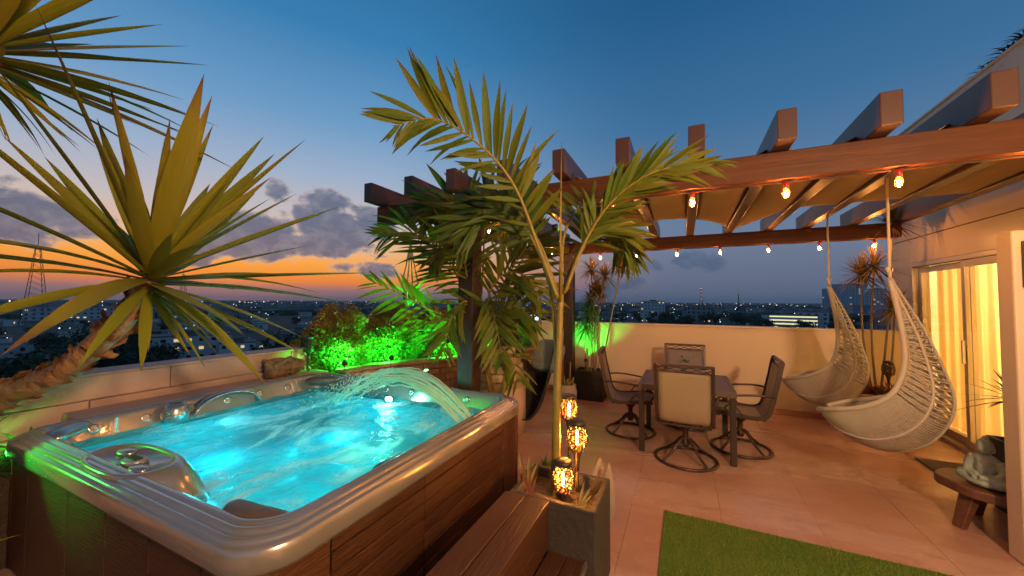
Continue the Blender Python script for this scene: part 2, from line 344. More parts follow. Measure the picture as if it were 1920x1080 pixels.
# ================================================================== mesh helpers
class MB:
    def __init__(s): s.v = []; s.f = []; s.mi = []; s.cur = 0
    def face(s, idx): s.f.append(idx); s.mi.append(s.cur)
    def box2(s, x0, x1, y0, y1, z0, z1):
        b = len(s.v)
        s.v += [(x0, y0, z0), (x1, y0, z0), (x1, y1, z0), (x0, y1, z0), (x0, y0, z1), (x1, y0, z1), (x1, y1, z1), (x0, y1, z1)]
        for q in ((3, 2, 1, 0), (4, 5, 6, 7), (0, 1, 5, 4), (1, 2, 6, 5), (2, 3, 7, 6), (3, 0, 4, 7)): s.face([b + i for i in q])
        return s
    def obox(s, c, size, M=None):
        b = len(s.v); hx, hy, hz = size[0] / 2, size[1] / 2, size[2] / 2; c = Vector(c)
        for z in (-hz, hz):
            for x, y in ((-hx, -hy), (hx, -hy), (hx, hy), (-hx, hy)):
                p = Vector((x, y, z))
                if M is not None: p = M @ p
                s.v.append(tuple(c + p))
        for q in ((3, 2, 1, 0), (4, 5, 6, 7), (0, 1, 5, 4), (1, 2, 6, 5), (2, 3, 7, 6), (3, 0, 4, 7)): s.face([b + i for i in q])
        return s
    def tube(s, pts, rad, n=8, closed=False, cap=True):
        pts = [Vector(p) for p in pts]; m = len(pts)
        if not hasattr(rad, '__len__'): rad = [rad] * m
        b = len(s.v); up = None
        for i, p in enumerate(pts):
            t = (pts[(i + 1) % m] - pts[i - 1]) if closed else (pts[min(i + 1, m - 1)] - pts[max(i - 1, 0)])
            if t.length < 1e-9: t = Vector((0, 0, 1))
            t.normalize()
            if up is None:
                up = Vector((0, 0, 1)) if abs(t.z) < .9 else Vector((1, 0, 0))
            a = up - t * up.dot(t)
            if a.length < 1e-6: a = t.orthogonal()
            a.normalize(); c = t.cross(a); up = a
            for k in range(n):
                g = 2 * math.pi * k / n
                s.v.append(tuple(p + (a * math.cos(g) + c * math.sin(g)) * rad[i]))
        for i in range(m if closed else m - 1):
            j = (i + 1) % m
            for k in range(n):
                k2 = (k + 1) % n
                s.face([b + i * n + k, b + i * n + k2, b + j * n + k2, b + j * n + k])
        if cap and not closed:
            s.face([b + k for k in range(n)][::-1]); s.face([b + (m - 1) * n + k for k in range(n)])
        return s
    def loft(s, loops, closed=True, cap0=False, cap1=False):
        b = len(s.v); n = len(loops[0])
        for l in loops: s.v += [tuple(p) for p in l]
        for i in range(len(loops) - 1):
            for k in range(n if closed else n - 1):
                k2 = (k + 1) % n
                s.face([b + i * n + k, b + i * n + k2, b + (i + 1) * n + k2, b + (i + 1) * n + k])
        if cap0: s.face([b + k for k in range(n)][::-1])
        if cap1: s.face([b + (len(loops) - 1) * n + k for k in range(n)])
        return s
    def lathe(s, prof, n=24, c=(0, 0, 0), cap0=True, cap1=True):
        loops = [[(c[0] + r * math.cos(2 * math.pi * k / n), c[1] + r * math.sin(2 * math.pi * k / n), c[2] + z) for k in range(n)] for r, z in prof]
        return s.loft(loops, True, cap0, cap1)
    def prism(s, poly, z0, z1):
        return s.loft([[(x, y, z0) for x, y in poly], [(x, y, z1) for x, y in poly]], True, True, True)
    def ell(s, c, r, n=12, m=8, M=None):
        loops = []
        for j in range(1, m):
            a = math.pi * j / m - math.pi / 2
            lp = []
            for k in range(n):
                g = 2 * math.pi * k / n
                p = Vector((r[0] * math.cos(a) * math.cos(g), r[1] * math.cos(a) * math.sin(g), r[2] * math.sin(a)))
                if M is not None: p = M @ p
                lp.append(tuple(Vector(c) + p))
            loops.append(lp)
        return s.loft(loops, True, True, True)
    def mesh(s, name, mats, smooth=False):
        me = bpy.data.meshes.new(name); me.from_pydata(s.v, [], s.f)
        for m in (mats if isinstance(mats, (list, tuple)) else [mats]): me.materials.append(MATS[m])
        if any(s.mi): me.polygons.foreach_set('material_index', s.mi)
        if smooth: me.polygons.foreach_set('use_smooth', [True] * len(me.polygons))
        me.update(); return me
    def build(s, name, mats, parent=None, smooth=False, bevel=0.0, world=True, segs=2):
        o = bpy.data.objects.new(name, s.mesh(name, mats, smooth)); COL.objects.link(o)
        adopt(o, parent, world)
        if bevel:
            md = o.modifiers.new('bevel', 'BEVEL'); md.width = bevel; md.segments = segs; md.limit_method = 'ANGLE'; md.angle_limit = R(35)
        return o
def adopt(o, parent, world=True):
    if parent is not None:
        o.parent = parent
        if world:
            chain = Matrix.Identity(4); q = parent
            while q is not None:
                chain = q.matrix_parent_inverse.copy() @ q.matrix_basis @ chain if q.parent else q.matrix_basis @ chain
                q = q.parent
            o.matrix_parent_inverse = chain.inverted()
def tag(o, label, cat, group=None):
    o['label'] = label; o['category'] = cat
    if group: o['group'] = group
    return o
def thing(name, label, cat, loc=(0, 0, 0), rz=0.0, group=None):
    o = bpy.data.objects.new(name, None); COL.objects.link(o); o.empty_display_size = .1
    o.location = loc; o.rotation_euler = (0, 0, rz)
    return tag(o, label, cat, group)
def struct(o): o['kind'] = 'structure'; return o
def stuff(o): o['kind'] = 'stuff'; return o
def inst(name, me, M, parent=None):
    o = bpy.data.objects.new(name, me); COL.objects.link(o)
    if parent is not None: o.parent = parent
    o.matrix_basis = M
    return o
def dup(root, loc, rz, label, group=None):
    r = root.copy(); COL.objects.link(r); r.location = loc; r.rotation_euler = (0, 0, rz); r['label'] = label
    if group: r['group'] = group
    for ch in list(root.children):
        c = ch.copy(); COL.objects.link(c); c.parent = r
        for g in list(ch.children):
            d = g.copy(); COL.objects.link(d); d.parent = c
    return r
def light(name, kind, loc, energy, col, parent=None, size=.05, spot=None, aim=None, blend=.6):
    l = bpy.data.lights.new(name, kind); l.energy = energy; l.color = col
    if kind != 'SUN': l.shadow_soft_size = size
    if spot: l.spot_size = R(spot); l.spot_blend = blend
    o = bpy.data.objects.new(name, l); COL.objects.link(o); o.location = loc
    if aim is not None: o.rotation_euler = (Vector(aim) - Vector(loc)).to_track_quat('-Z', 'Y').to_euler()
    adopt(o, parent); return o
def spline(pts, n):
    pts = [Vector(p) for p in pts]; out = []; m = len(pts) - 1
    for i in range(n + 1):
        u = i / n * m; k = min(int(u), m - 1); t = u - k
        p0 = pts[max(k - 1, 0)]; p1 = pts[k]; p2 = pts[k + 1]; p3 = pts[min(k + 2, m)]
        out.append(.5 * ((2 * p1) + (p2 - p0) * t + (2 * p0 - 5 * p1 + 4 * p2 - p3) * t * t + (3 * p1 - p0 - 3 * p2 + p3) * t ** 3))
    return out
def lerp(a, b, t): return a + (b - a) * t
# ================================================================== terrace: floor, parapets, house
struct(MB().box2(-4.25, 6.2, -4.0, 6.62, -30.0, -.03).build('terrace_building', 'screed'))
floor = struct(MB().box2(-4.2, 2.74, -3.9, 6.44, -.028, -.014).build('terrace_floor', 'screed'))
sm = MB().box2(-.3115, .3115, -.6235, .6235, -.02, 0).mesh('floor_slab', 'slab')
for i in range(11):
    for j in range(9):
        o = inst('floor_slab', sm, Matrix.Translation((-3.83 + .625 * i + .0, -3.15 + 1.25 * j - (.0 if i % 2 else .62), random.uniform(-.0008, .0008))), floor)
        if o.location.y + .62 > 6.45 or o.location.x + .31 > 2.76: bpy.data.objects.remove(o)
for i in range(11):   # cut slabs along the far wall
    ytop = -3.15 + 1.25 * 7 - (0 if i % 2 else .62) + .6195
    if ytop < 6.4:
        x = -3.83 + .625 * i
        if x + .31 < 2.76: MB().box2(x - .3095, x + .3095, ytop + .006, 6.44, -.02, 0).build('floor_slab', 'slab', floor)
# far parapet
pw = thing('parapet_wall', 'cream stucco parapet wall behind the dining table', 'wall', (0, 6.52, 0))
MB().box2(-4.2, 2.745, 6.45, 6.60, -.01, 1.215).build('wall', 'stucco', pw)
MB().box2(-4.22, 2.745, 6.435, 6.615, 1.215, 1.243).build('coping', 'stucco', pw, bevel=.008)
MB().box2(-4.2, 2.74, 6.432, 6.449, 0.001, .085).build('skirting', 'skirting', pw, bevel=.004)
# left parapet with stone facing
lp = thing('parapet_wall', 'low parapet faced with pinkish stone beside the hot tub', 'wall', (-4.05, 1, 0))
MB().box2(-4.2, -3.975, -1.6, 2.92, -.01, 1.035).build('wall', 'parapet_stone', lp)
MB().box2(-4.21, -3.93, -1.6, 2.925, 1.036, 1.056).build('coping', 'parapet_stone', lp, bevel=.006)
for r_, (z0, z1) in enumerate(((.865, 1.034), (.69, .858), (.5, .683))):
    y = -1.6 + .2 * r_
    while y < 2.9:
        w = random.uniform(.9, 1.5); y1 = min(y + w, 2.92)
        d = random.uniform(0, .008)
        MB().box2(-3.974, -3.95 + d, y + .003, y1 - .003, z0, z1).build('stone_tile', 'parapet_stone', lp, bevel=.006)
        y = y1
lg = struct(MB().box2(-3.945, -3.665, 1.02, 2.93, .0, .805).build('ledge', 'ledge', bevel=.012))
struct(MB().box2(-3.945, -3.67, -1.6, 1.015, .0, .55).build('planting_bed', 'soil'))
bk = thing('bed_edging', 'stone edging of the planting bed next to the low parapet', 'edging', (-3.7, .9, 0))
for k in range(5): MB().box2(-3.668, -3.655, -1.6 + k * .43, -1.6 + k * .43 + .424, .0, .60).build('stone_tile', 'parapet_stone', bk, bevel=.006)

# house with sliding door
hs = thing('house', 'cream painted rooftop house with a curtained sliding glass door', 'house', (4.2, 5, 0))
HX = 2.75
MB().box2(HX, HX + .18, 6.72, 7.3, -.01, 2.45).build('wall', 'house_paint', hs)
MB().box2(HX, HX + .18, -3.9, 4.30, -.01, 2.45).build('wall', 'house_paint', hs)
MB().box2(HX, HX + .18, 4.30, 6.72, 2.135, 2.45).build('wall', 'house_paint', hs)
MB().box2(HX + .014, HX + .18, -3.9, 7.3, 2.45, 2.462).build('wall_groove', 'screed', hs)
MB().box2(HX - .004, HX + .18, -3.9, 7.3, 2.462, 3.93).build('upper_wall', 'house_paint', hs)
MB().box2(HX - .02, HX + .25, -3.9, 7.31, 3.931, 3.96).build('roof_edge', 'house_paint', hs, bevel=.006)
MB().box2(HX + .181, 6.2, 7.12, 7.3, -.01, 3.9).build('wall', 'house_paint', hs)
MB().box2(6.0, 6.2, -3.9, 7.119, -.01, 3.9).build('wall', 'house_paint', hs)
MB().box2(HX + .181, 5.999, -3.9, -3.7, -.01, 3.9).build('wall', 'house_paint', hs)
MB().box2(HX + .181, 5.999, -3.699, 7.119, 2.5, 2.6).build('ceiling', 'room_paint', hs)
MB().box2(HX + .181, 5.999, -3.699, 7.119, 3.6, 3.7).build('roof', 'roof_dark', hs)
MB().box2(HX + .181, 5.999, -3.699, 7.119, -.02, .02).build('room_floor', 'room_paint', hs)
MB().box2(HX + .181, 5.999, 3.9, 4.0, .021, 2.499).build('room_wall', 'room_paint', hs)
# door frame, fixed and sliding leaf
def door():
    g = MB(); y0, y1, zt = 4.31, 6.71, 2.13
    g.box2(HX - .012, HX + .11, y0, y0 + .045, .0, zt); g.box2(HX - .012, HX + .11, y1 - .045, y1, .0, zt)
    g.box2(HX - .012, HX + .11, y0 + .046, y1 - .046, zt - .05, zt); g.box2(HX - .03, HX + .11, y0 + .046, y1 - .046, .0, .045)
    fr = g.build('door_frame', 'alu_frame', hs, bevel=.003)
    MB().box2(HX - .012, HX + .0, 4.36, 6.66, zt - .058, zt - .052).build('track', 'dark_metal', fr)
    for (a, b, dx) in ((4.37, 5.74, .0), (5.70, 6.655, .05)):
        x = HX + dx
        g = MB(); w = .055
        g.box2(x, x + .04, a, a + w, .05, zt - .06); g.box2(x, x + .04, b - w, b, .05, zt - .06)
        g.box2(x, x + .04, a + w, b - w, zt - .13, zt - .06); g.box2(x, x + .04, a + w, b - w, .05, .13)
        lf = g.build('door_leaf', 'alu_frame', hs, bevel=.003)
        MB().box2(x + .017, x + .023, a + w + .001, b - w - .001, .131, zt - .131).build('pane', 'glass', lf)
        if dx == 0:
            MB().box2(x - .03, x - .001, b - .04, b - .022, .95, 1.2).build('handle', 'steel', lf, bevel=.003)
door()
def curtain(y0, y1, x, amp, ph):
    n = 160; lo = []; hi = []
    for i in range(n + 1):
        t = i / n; y = lerp(y0, y1, t)
        dx = amp * (math.sin(t * 40 + ph) + .4 * math.sin(t * 91 + 2 * ph) + .4 * math.sin(t * 23))
        lo.append((x + dx, y, .03)); hi.append((x + dx * .7, y + .004 * math.sin(t * 60), 2.46))
    m = MB(); m.loft([lo, hi], closed=False); return m.build('curtain', 'curtain', hs, smooth=True)
curtain(4.05, 5.62, HX + .30, .018, .3); curtain(5.50, 6.9, HX + .34, .016, 1.7)
MB().lathe([(.02, 0), (.13, .02), (.16, .12), (.13, .22), (.02, .25)], 16, (4.2, 5.3, 2.2)).build('room_lamp', 'room_glow', hs, smooth=True)
MB().lathe([(.06, 0), (.10, .05), (.11, .17), (.06, .22)], 14, (3.5, 4.75, .85)).build('room_lamp', 'room_glow', hs, smooth=True)
# short partition beside the door
pt = MB().box2(1.86, 2.745, 3.40, 3.54, .0, 2.06).build('partition_wall', 'stucco', bevel=.012)
tag(pt, 'cream partition pier with a flat top beside the wooden side table', 'wall')
pf = thing('plant_frame', 'small green moss picture frame hung on the partition pier', 'frame', (1.98, 3.38, 1.7))
MB().box2(1.895, 2.25, 3.375, 3.398, 1.70, 1.99).build('frame', 'fern_leaf', pf, bevel=.004)
MB().box2(1.92, 2.225, 3.366, 3.374, 1.725, 1.965).build('moss_panel', 'soil', pf)

# ================================================================== pergola
pg = thing('pergola', 'dark timber pergola with brown sagging shade cloths over the dining area', 'pergola', (0, 4.5, 0))
BZ0, BZ1 = 2.405, 2.588
MB().box2(-2.93, 2.74, 2.885, 3.005, BZ0, BZ1).build('beam', 'beam_wood', pg, bevel=.006)
MB().box2(-2.80, 2.40, 6.02, 6.14, BZ0, BZ1).build('beam', 'beam_wood', pg, bevel=.006)
for px_, py_ in ((-1.82, 2.955), (-1.77, 6.08)):
    MB().box2(px_ - .08, px_ + .08, py_ - .08, py_ + .08, .0, BZ0 - .001).build('post', 'post_wood', pg, bevel=.008)
MB().box2(-1.87, -1.75, 3.03, 6.0, 2.40, 2.55).build('side_beam', 'rafter_wood', pg, bevel=.006)
RX = [-2.86, -2.35, -1.87, -1.36, -.87, -.39, .085, .575, 1.05, 1.47, 1.95, 2.42]
for x in RX:
    MB().box2(x - .05, x + .05, 2.70 + random.uniform(-.015, .015), 6.30, BZ1 + .002, BZ1 + .19).build('rafter', 'rafter_wood', pg, bevel=.006)
    MB().box2(x + .05, x + .056, 2.90, 2.95, BZ1 - .05, BZ1 + .06).build('bracket', 'dark_metal', pg)
def sail_end(x):
    if x < .56: t_ = min(max((x + .90) / 1.46, 0), 1); return 5.98 - 1.15 * (4 * t_ * (1 - t_)) ** .6
    return max(5.98 - 2.6 * (x - .56), 4.75)
for k in range(len(RX) - 1):      # shade cloths slung between neighbouring rafters
    if RX[k] < -.9 or RX[k] > 2.3: continue
    a, b = RX[k] + .052, RX[k + 1] - .052
    sag = .085 if RX[k] < .5 else .05; n = 14; loops = []
    for j in range(17):
        f = j / 16; lp_ = []
        for i in range(n + 1):
            x = lerp(a, b, i / n); s_ = sag * (1 - f ** 4) * (.8 + .3 * math.sin(3 * f + k))
            lp_.append((x, lerp(3.015, sail_end(x), f), BZ1 + .07 - .05 * f - s_ * 4 * (i / n) * (1 - i / n)))
        loops.append(lp_)
    m = MB(); m.loft(loops, closed=False)
    o = m.build('shade_cloth', 'canopy_cloth', pg, smooth=True)
    md = o.modifiers.new('thick', 'SOLIDIFY'); md.thickness = .004

# string lights
def string(name, label, pts, zs):
    t = thing(name, label, 'string lights', pts[0], group='warm bulb strings')
    cable = []
    for i, p in enumerate(pts):
        cable.append(Vector(p))
        if i < len(pts) - 1:
            q = (Vector(p) + Vector(pts[i + 1])) / 2; q.z -= .006; cable.append(q)
    MB().tube(spline(cable, len(cable) * 3), .004, 5).build('cable', 'cable', t)
    for p in pts:
        x, y, z = p
        b = MB().lathe([(.004, -.045), (.015, -.056), (.022, -.080), (.021, -.096), (.010, -.112)], 10, p).build('bulb', 'bulb_glass', t, smooth=True)
        MB().lathe([(.003, -.066), (.0075, -.072), (.009, -.088), (.006, -.104)], 6, p).build('filament', 'bulb_glow', b, smooth=True)
        MB().lathe([(.012, .0), (.017, -.008), (.017, -.046), (.013, -.05)], 10, p).build('socket', 'bulb_socket', b, smooth=True)
    return t
zf = BZ0 - .004
string('string_light', 'warm bulb string along the front beam of the pergola', [(x, 2.94, zf) for x in (-.50, .06, .615, 1.165, 1.72)], 0)
string('string_light', 'warm bulb string along the rear beam of the pergola', [(x, 6.06, zf) for x in (-1.80, -1.24, -.68, -.09, .475, 1.055, 1.61, 2.155)], 0)
string('string_light', 'warm bulb string along the side beam between the two posts', [(-1.81, y, 2.395) for y in (3.3, 3.72, 4.15, 4.7, 5.3)], 0)

# ================================================================== hot tub
def rrect(x0, x1, y0, y1, r, z, n=10):
    out = []
    for cx, cy, a0 in ((x1 - r, y1 - r, 0), (x0 + r, y1 - r, 90), (x0 + r, y0 + r, 180), (x1 - r, y0 + r, 270)):
        for k in range(n + 1):
            a = R(a0 + 90 * k / n); out.append((cx + r * math.cos(a), cy + r * math.sin(a), z))
    return out
TX0, TX1, TY0, TY1 = -3.65, -1.205, .70, 2.86
def ring(ins, z, r0=.19): return rrect(TX0 + ins, TX1 - ins, TY0 + ins, TY1 - ins, max(r0 - ins * .35, .12), z)
tub = thing('hot_tub', 'square hot tub with pearl grey rim, brown panelled sides and glowing turquoise water', 'hot tub', (-2.43, 1.78, 0))
prof = [(.02, .700), (.004, .704), (0, .72), (0, .765), (.004, .785), (.012, .792), (.022, .790), (.026, .797), (.032, .806), (.042, .808), (.049, .804), (.053, .812), (.060, .820), (.070, .821),
        (.077, .817), (.082, .822), (.098, .826), (.112, .820), (.122, .80), (.132, .765), (.146, .715), (.165, .65)]
MB().loft([ring(i, z) for i, z in prof]).build('rim', 'acrylic', tub, smooth=True)
MB().loft([ring(i, z) for i, z in [(.165, .65), (.19, .55), (.22, .46), (.30, .42), (.56, .40), (.64, .36), (.68, .15), (.72, .10)]], True, False, True).build('basin', 'shell', tub, smooth=True)
# side panels
n_p = 0
def panel(ax, a, b, c0, c1, parent):
    m = MB()
    if ax == 'x': m.box2(c0, c1, a + .003, b - .003, .045, .70)
    else: m.box2(a + .003, b - .003, c0, c1, .045, .70)
    return m.build('side_panel', 'cabinet_wood', parent, bevel=.006)
i_ = .045
for (a, b) in ((TY0 + .07, TY0 + .33), (TY0 + .33, 1.45), (1.45, 2.1), (2.1, TY1 - .33), (TY1 - .33, TY1 - .07)):
    k = 3
    panel('x', a, b, TX0 + i_, TX0 + i_ + .02, tub)
    if a < TY0 + .1 or b > TY1 - .1: panel('x', a, b, TX1 - i_ - .02, TX1 - i_, tub)
for (a, b) in ((TX0 + .07, TX0 + .35), (TX0 + .35, -2.75), (-2.75, -2.33), (-2.33, -1.93), (-1.93, TX1 - .35), (TX1 - .35, TX1 - .07)):
    panel('y', a, b, TY0 + i_, TY0 + i_ + .02, tub); panel('y', a, b, TY1 - i_ - .02, TY1 - i_, tub)
for k in range(8):
    z0 = .045 + .0819 * k
    for (a, b) in ((TY0 + .333, 1.60), (1.60, TY1 - .333)): MB().box2(TX1 - i_ - .022, TX1 - i_ - .002 * (k % 2), a + .002, b - .002, z0 + .0025, z0 + .0794).build('plank', 'cabinet_wood', tub, bevel=.004)
MB().box2(TX1 - i_ - .04, TX1 - i_ - .024, TY0 + .1, TY1 - .1, .045, .70).build('backing', 'cable', tub)
for cx, cy in ((TX1 - .085, TY0 + .085), (TX1 - .085, TY1 - .085), (TX0 + .085, TY0 + .085), (TX0 + .085, TY1 - .085)):
    MB().lathe([(.045, .045), (.045, .70)], 14, (cx, cy, 0)).build('corner_post', 'cabinet_wood', tub, smooth=True)
MB().box2(TX0 + .08, TX1 - .08, TY0 + .08, TY1 - .08, .0, .045).build('base', 'cable', tub)
# water surface
def water():
    x0, x1, y0, y1 = TX0 + .145, TX1 - .145, TY0 + .145, TY1 - .145; n = 110; m = MB()
    for j in range(n + 1):
        for i in range(n + 1):
            x, y = lerp(x0, x1, i / n), lerp(y0, y1, j / n)
            h = .013 * noise.noise((x * 3.1, y * 3.1, .3)) + .011 * noise.noise((x * 8, y * 8, 2.1)) + .007 * noise.noise((x * 19, y * 19, 5)) + .003 * noise.noise((x * 41, y * 41, 8))
            for bx, by, s_, a_ in ((-2.9, 2.25, .22, .022), (-2.75, 1.2, .2, .012), (-1.85, 1.75, .2, .012), (-2.6, 2.35, .12, .018)):
                h += a_ * math.exp(-((x - bx) ** 2 + (y - by) ** 2) / s_ ** 2) * (1 + .6 * noise.noise((x * 22, y * 22, 9)))
            m.v.append((x, y, .690 + h))
    for j in range(n):
        for i in range(n): m.face([j * (n + 1) + i, j * (n + 1) + i + 1, (j + 1) * (n + 1) + i + 1, (j + 1) * (n + 1) + i])
    return m.build('water_surface', 'water', tub, smooth=True)
water()
for k, (x, y, z, e, c) in enumerate(((-2.75, 2.3, .58, 4.8, (.0, .72, .92)), (-1.70, 1.75, .54, 5.8, (.0, .95, .60)), (-2.5, 1.15, .54, 4.4, (.0, .72, .92)), (-2.25, 1.75, .36, 5.4, (.0, .84, .80)), (-3.1, 1.6, .56, 4.0, (.0, .74, .92)))):
    lo = light('tub_light', 'POINT', (x, y, z), e, c, tub, .06)
# led in the far wall of the basin, under the fall
o = MB().ell((-2.38, 2.52, .73), (.035, .02, .02)).build('underwater_lamp', 'cyan_led', tub, smooth=True)
light('tub_light', 'POINT', (-2.38, 2.46, .78), 3.0, (.2, 1, .85), tub, .03)
# head cushions, cup holder, speaker arch, control pod
def cushion(c, L, rz, nm='head_cushion', mt='pillow_rubber', rx=.055, rz_=.04):
    M = Matrix.Rotation(rz, 3, 'Z'); m = MB(); loops = []
    for i in range(13):
        t = i / 12; u = (t - .5) * 2; s_ = (1 - abs(u) ** 3.2) ** .5 + .02
        cc = Vector(c) + M @ Vector((u * L / 2, -.03 * (1 - u * u), 0))
        loops.append([tuple(cc + M @ Vector((0, rx * s_ * math.cos(g), rz_ * s_ * math.sin(g)))) for g in [2 * math.pi * k / 12 for k in range(12)]])
    m.loft(loops, True, True, True); return m.build(nm, mt, tub, smooth=True)
cushion((-1.50, .905, .775), .34, R(6)); cushion((-1.355, 1.45, .775), .22, R(90))
cushion((-3.38, 2.66, .78), .36, R(45)); cushion((-3.44, .94, .78), .28, R(-45), mt='silver')
def arch(cx, cy, w, h, rz):
    M = Matrix.Rotation(rz, 3, 'Z'); loops = []
    for k in range(13):
        a = math.pi * k / 12
        cc = Vector((cx, cy, .70)) + M @ Vector((w * math.cos(a), 0, h * math.sin(a)))
        loops.append([tuple(cc + M @ Vector(q)) for q in ((0, -.06, 0), (0, .03, 0), (.0, .03, .018), (0, -.06, .012))])
    m = MB(); m.loft(loops, True, True, True); m.build('neck_arch', 'silver', tub, smooth=True)
arch(-3.46, 1.80, .24, .13, R(90))
MB().lathe([(.03, .70), (.075, .705), (.085, .75), (.07, .80), (.055, .826), (.045, .828), (.04, .80)], 24, (-3.44, 1.45, 0)).build('diverter_knob', 'silver', tub, smooth=True)
for (x, y) in ((-3.50, 2.42), (-3.50, 1.15)):
    MB().box2(x - .012, x + .02, y - .006, y + .006, .70, .80).build('seam', 'silver', tub)
# control pod on the near side
def pod():
    c = Vector((-2.45, .885, .0)); loops = []
    for (s_, z) in ((1.34, .64), (1.22, .715), (1.10, .785), (1.02, .815), (.95, .829), (.89, .831), (.85, .822), (.81, .806)):
        lp = []
        for k in range(36):
            a = 2 * math.pi * k / 36
            rx, ry = .31, .135
            lp.append((c.x + rx * s_ * math.copysign(abs(math.cos(a)) ** .8, math.cos(a)), max(c.y - .02 + max(0, s_ - .98) * ry + ry * s_ * math.copysign(abs(math.sin(a)) ** .8, math.sin(a)), TY0 + (.085 if z < .78 else .03)), z))
        loops.append(lp)
    m = MB(); m.loft(loops, True, False, True); p = m.build('control_pod', 'acrylic', tub, smooth=True)
    for (x, y, rx, ry, mt) in ((-2.60, .900, .058, .036, 'silver'), (-2.43, .870, .062, .045, 'control_grey'), (-2.29, .835, .06, .032, 'silver')):
        MB().lathe([(.2, .80), (1.0, .806), (1.0, .822), (.9, .828), (.1, .829)], 20).build('knob', mt, p, smooth=True).data.transform(Matrix.Translation((x, y, 0)) @ Matrix.Diagonal((rx, ry, 1, 1)))
    MB().box2(-2.475, -2.385, .853, .888, .829, .833).build('display', 'black_stone', p, bevel=.002)
pod()
for k in range(7):
    y = 1.05 + .26 * k; MB().lathe([(.024, 0), (.030, .004), (.028, .010), (.014, .006), (.003, .006)], 16).build('wall_jet', 'silver', tub, smooth=True).data.transform(Matrix.Translation((TX0 + .135, y, .752)) @ Matrix.Rotation(R(75), 4, 'Y'))
for k in range(6):
    x = -3.2 + .3 * k; MB().lathe([(.024, 0), (.030, .004), (.028, .010), (.014, .006), (.003, .006)], 16).build('wall_jet', 'silver', tub, smooth=True).data.transform(Matrix.Translation((x, TY1 - .135, .752)) @ Matrix.Rotation(R(75), 4, 'X'))
# arching water jets of the fall
jt = thing('water_jets', 'arching jets of the hot tub waterfall falling back into the water', 'water', (-1.9, 2.3, .72))
def jets():
    m = MB()
    for g in range(3):
        for k in range(8):
            t0 = random.uniform(-1, 1); cut = random.choice((15, 18, 20, 22, 24, 26))
            a = Vector((-1.33 + random.uniform(-.012, .012), 2.08 + .065 * g + .016 * t0, .79))
            b = Vector((-2.55 - .12 * g + random.uniform(-.16, .10), 2.10 + .14 * g + random.uniform(-.09, .09), .70))
            hgt = .265 + .02 * g + random.uniform(-.03, .02)
            pts = []; rr = []
            for i in range(cut + 1):
                t = i / 26; p = a.lerp(b, t); p.z += hgt * 4 * t * (1 - t) * (1.15 - .3 * t)
                j = t * t * .028; p += Vector((random.uniform(-j, j), random.uniform(-j, j), random.uniform(-j, j)))
                pts.append(p); rr.append((.0075 - .004 * t) * random.uniform(.75, 1.2))
            m.tube(pts, rr, 5)
    return m.build('jet', 'jet_water', jt, smooth=True)
stuff(jets())
def drops():
    m = MB()
    for k in range(1500):
        t = random.uniform(.35, 1.05) ** .8; x = lerp(-1.4, -2.72, t) + random.gauss(0, .05); y = 2.12 + random.gauss(0, .12)
        z = .73 + .27 * 4 * t * (1 - t) + random.gauss(0, .03 + .02 * t)
        if z < .70: continue
        r = random.uniform(.0012, .0045) * (.6 + .6 * t); m.ell((x, y, z), (r, r, r * 1.6), 4, 3)
    return stuff(m.build('spray', 'jet_water', jt))
drops()

# ================================================================== wooden steps and stone planter
st = thing('wooden_steps', 'two wooden steps leading up to the hot tub', 'steps', (-.8, 1.2, 0))
for (a, b) in ((-.915, -.792), (-.786, -.66)): MB().box2(a, b, -.4, 1.885, .515, .545).build('tread_board', 'deck_wood', st, bevel=.004)
MB().box2(-.69, -.668, -.4, 1.885, .29, .513).build('riser', 'deck_wood', st, bevel=.003)
for (a, b) in ((-.665, -.565), (-.56, -.47)): MB().box2(a, b, -.4, 1.885, .262, .29).build('tread_board', 'deck_wood', st, bevel=.004)
MB().box2(-.478, -.458, -.4, 1.885, .0, .26).build('riser', 'deck_wood', st, bevel=.003)
MB().box2(-.469, -.455, -.4, 1.885, .262, .294).build('edge_strip', 'steel', st, bevel=.002)
MB().box2(-.905, -.885, -.4, 1.88, .0, .513).build('riser', 'deck_wood', st, bevel=.003)
for y in (-.38, .7, 1.84): MB().box2(-.884, -.691, y, y + .04, .0, .513).build('frame', 'deck_wood', st)
pl = thing('stone_planter', 'rectangular dark stone planter holding torches and the tall palm', 'planter', (-.63, 2.1, 0))
def planter(x0, x1, y0, y1, h, t, mt, parent, soil=.06):
    m = MB()
    m.loft([[(x0 + a, y0 + a, z), (x1 - a, y0 + a, z), (x1 - a, y1 - a, z), (x0 + a, y1 - a, z)] for a, z in ((0, 0), (0, h), (t, h), (t, h - soil - .05))], True, True, False)
    m.build('box', mt, parent, bevel=.008)
    MB().box2(x0 + t + .001, x1 - t - .001, y0 + t + .001, y1 - t - .001, h - soil - .05, h - soil).build('soil', 'soil', parent)
planter(-.90, -.415, 1.89, 2.29, .54, .035, 'planter_stone', pl)

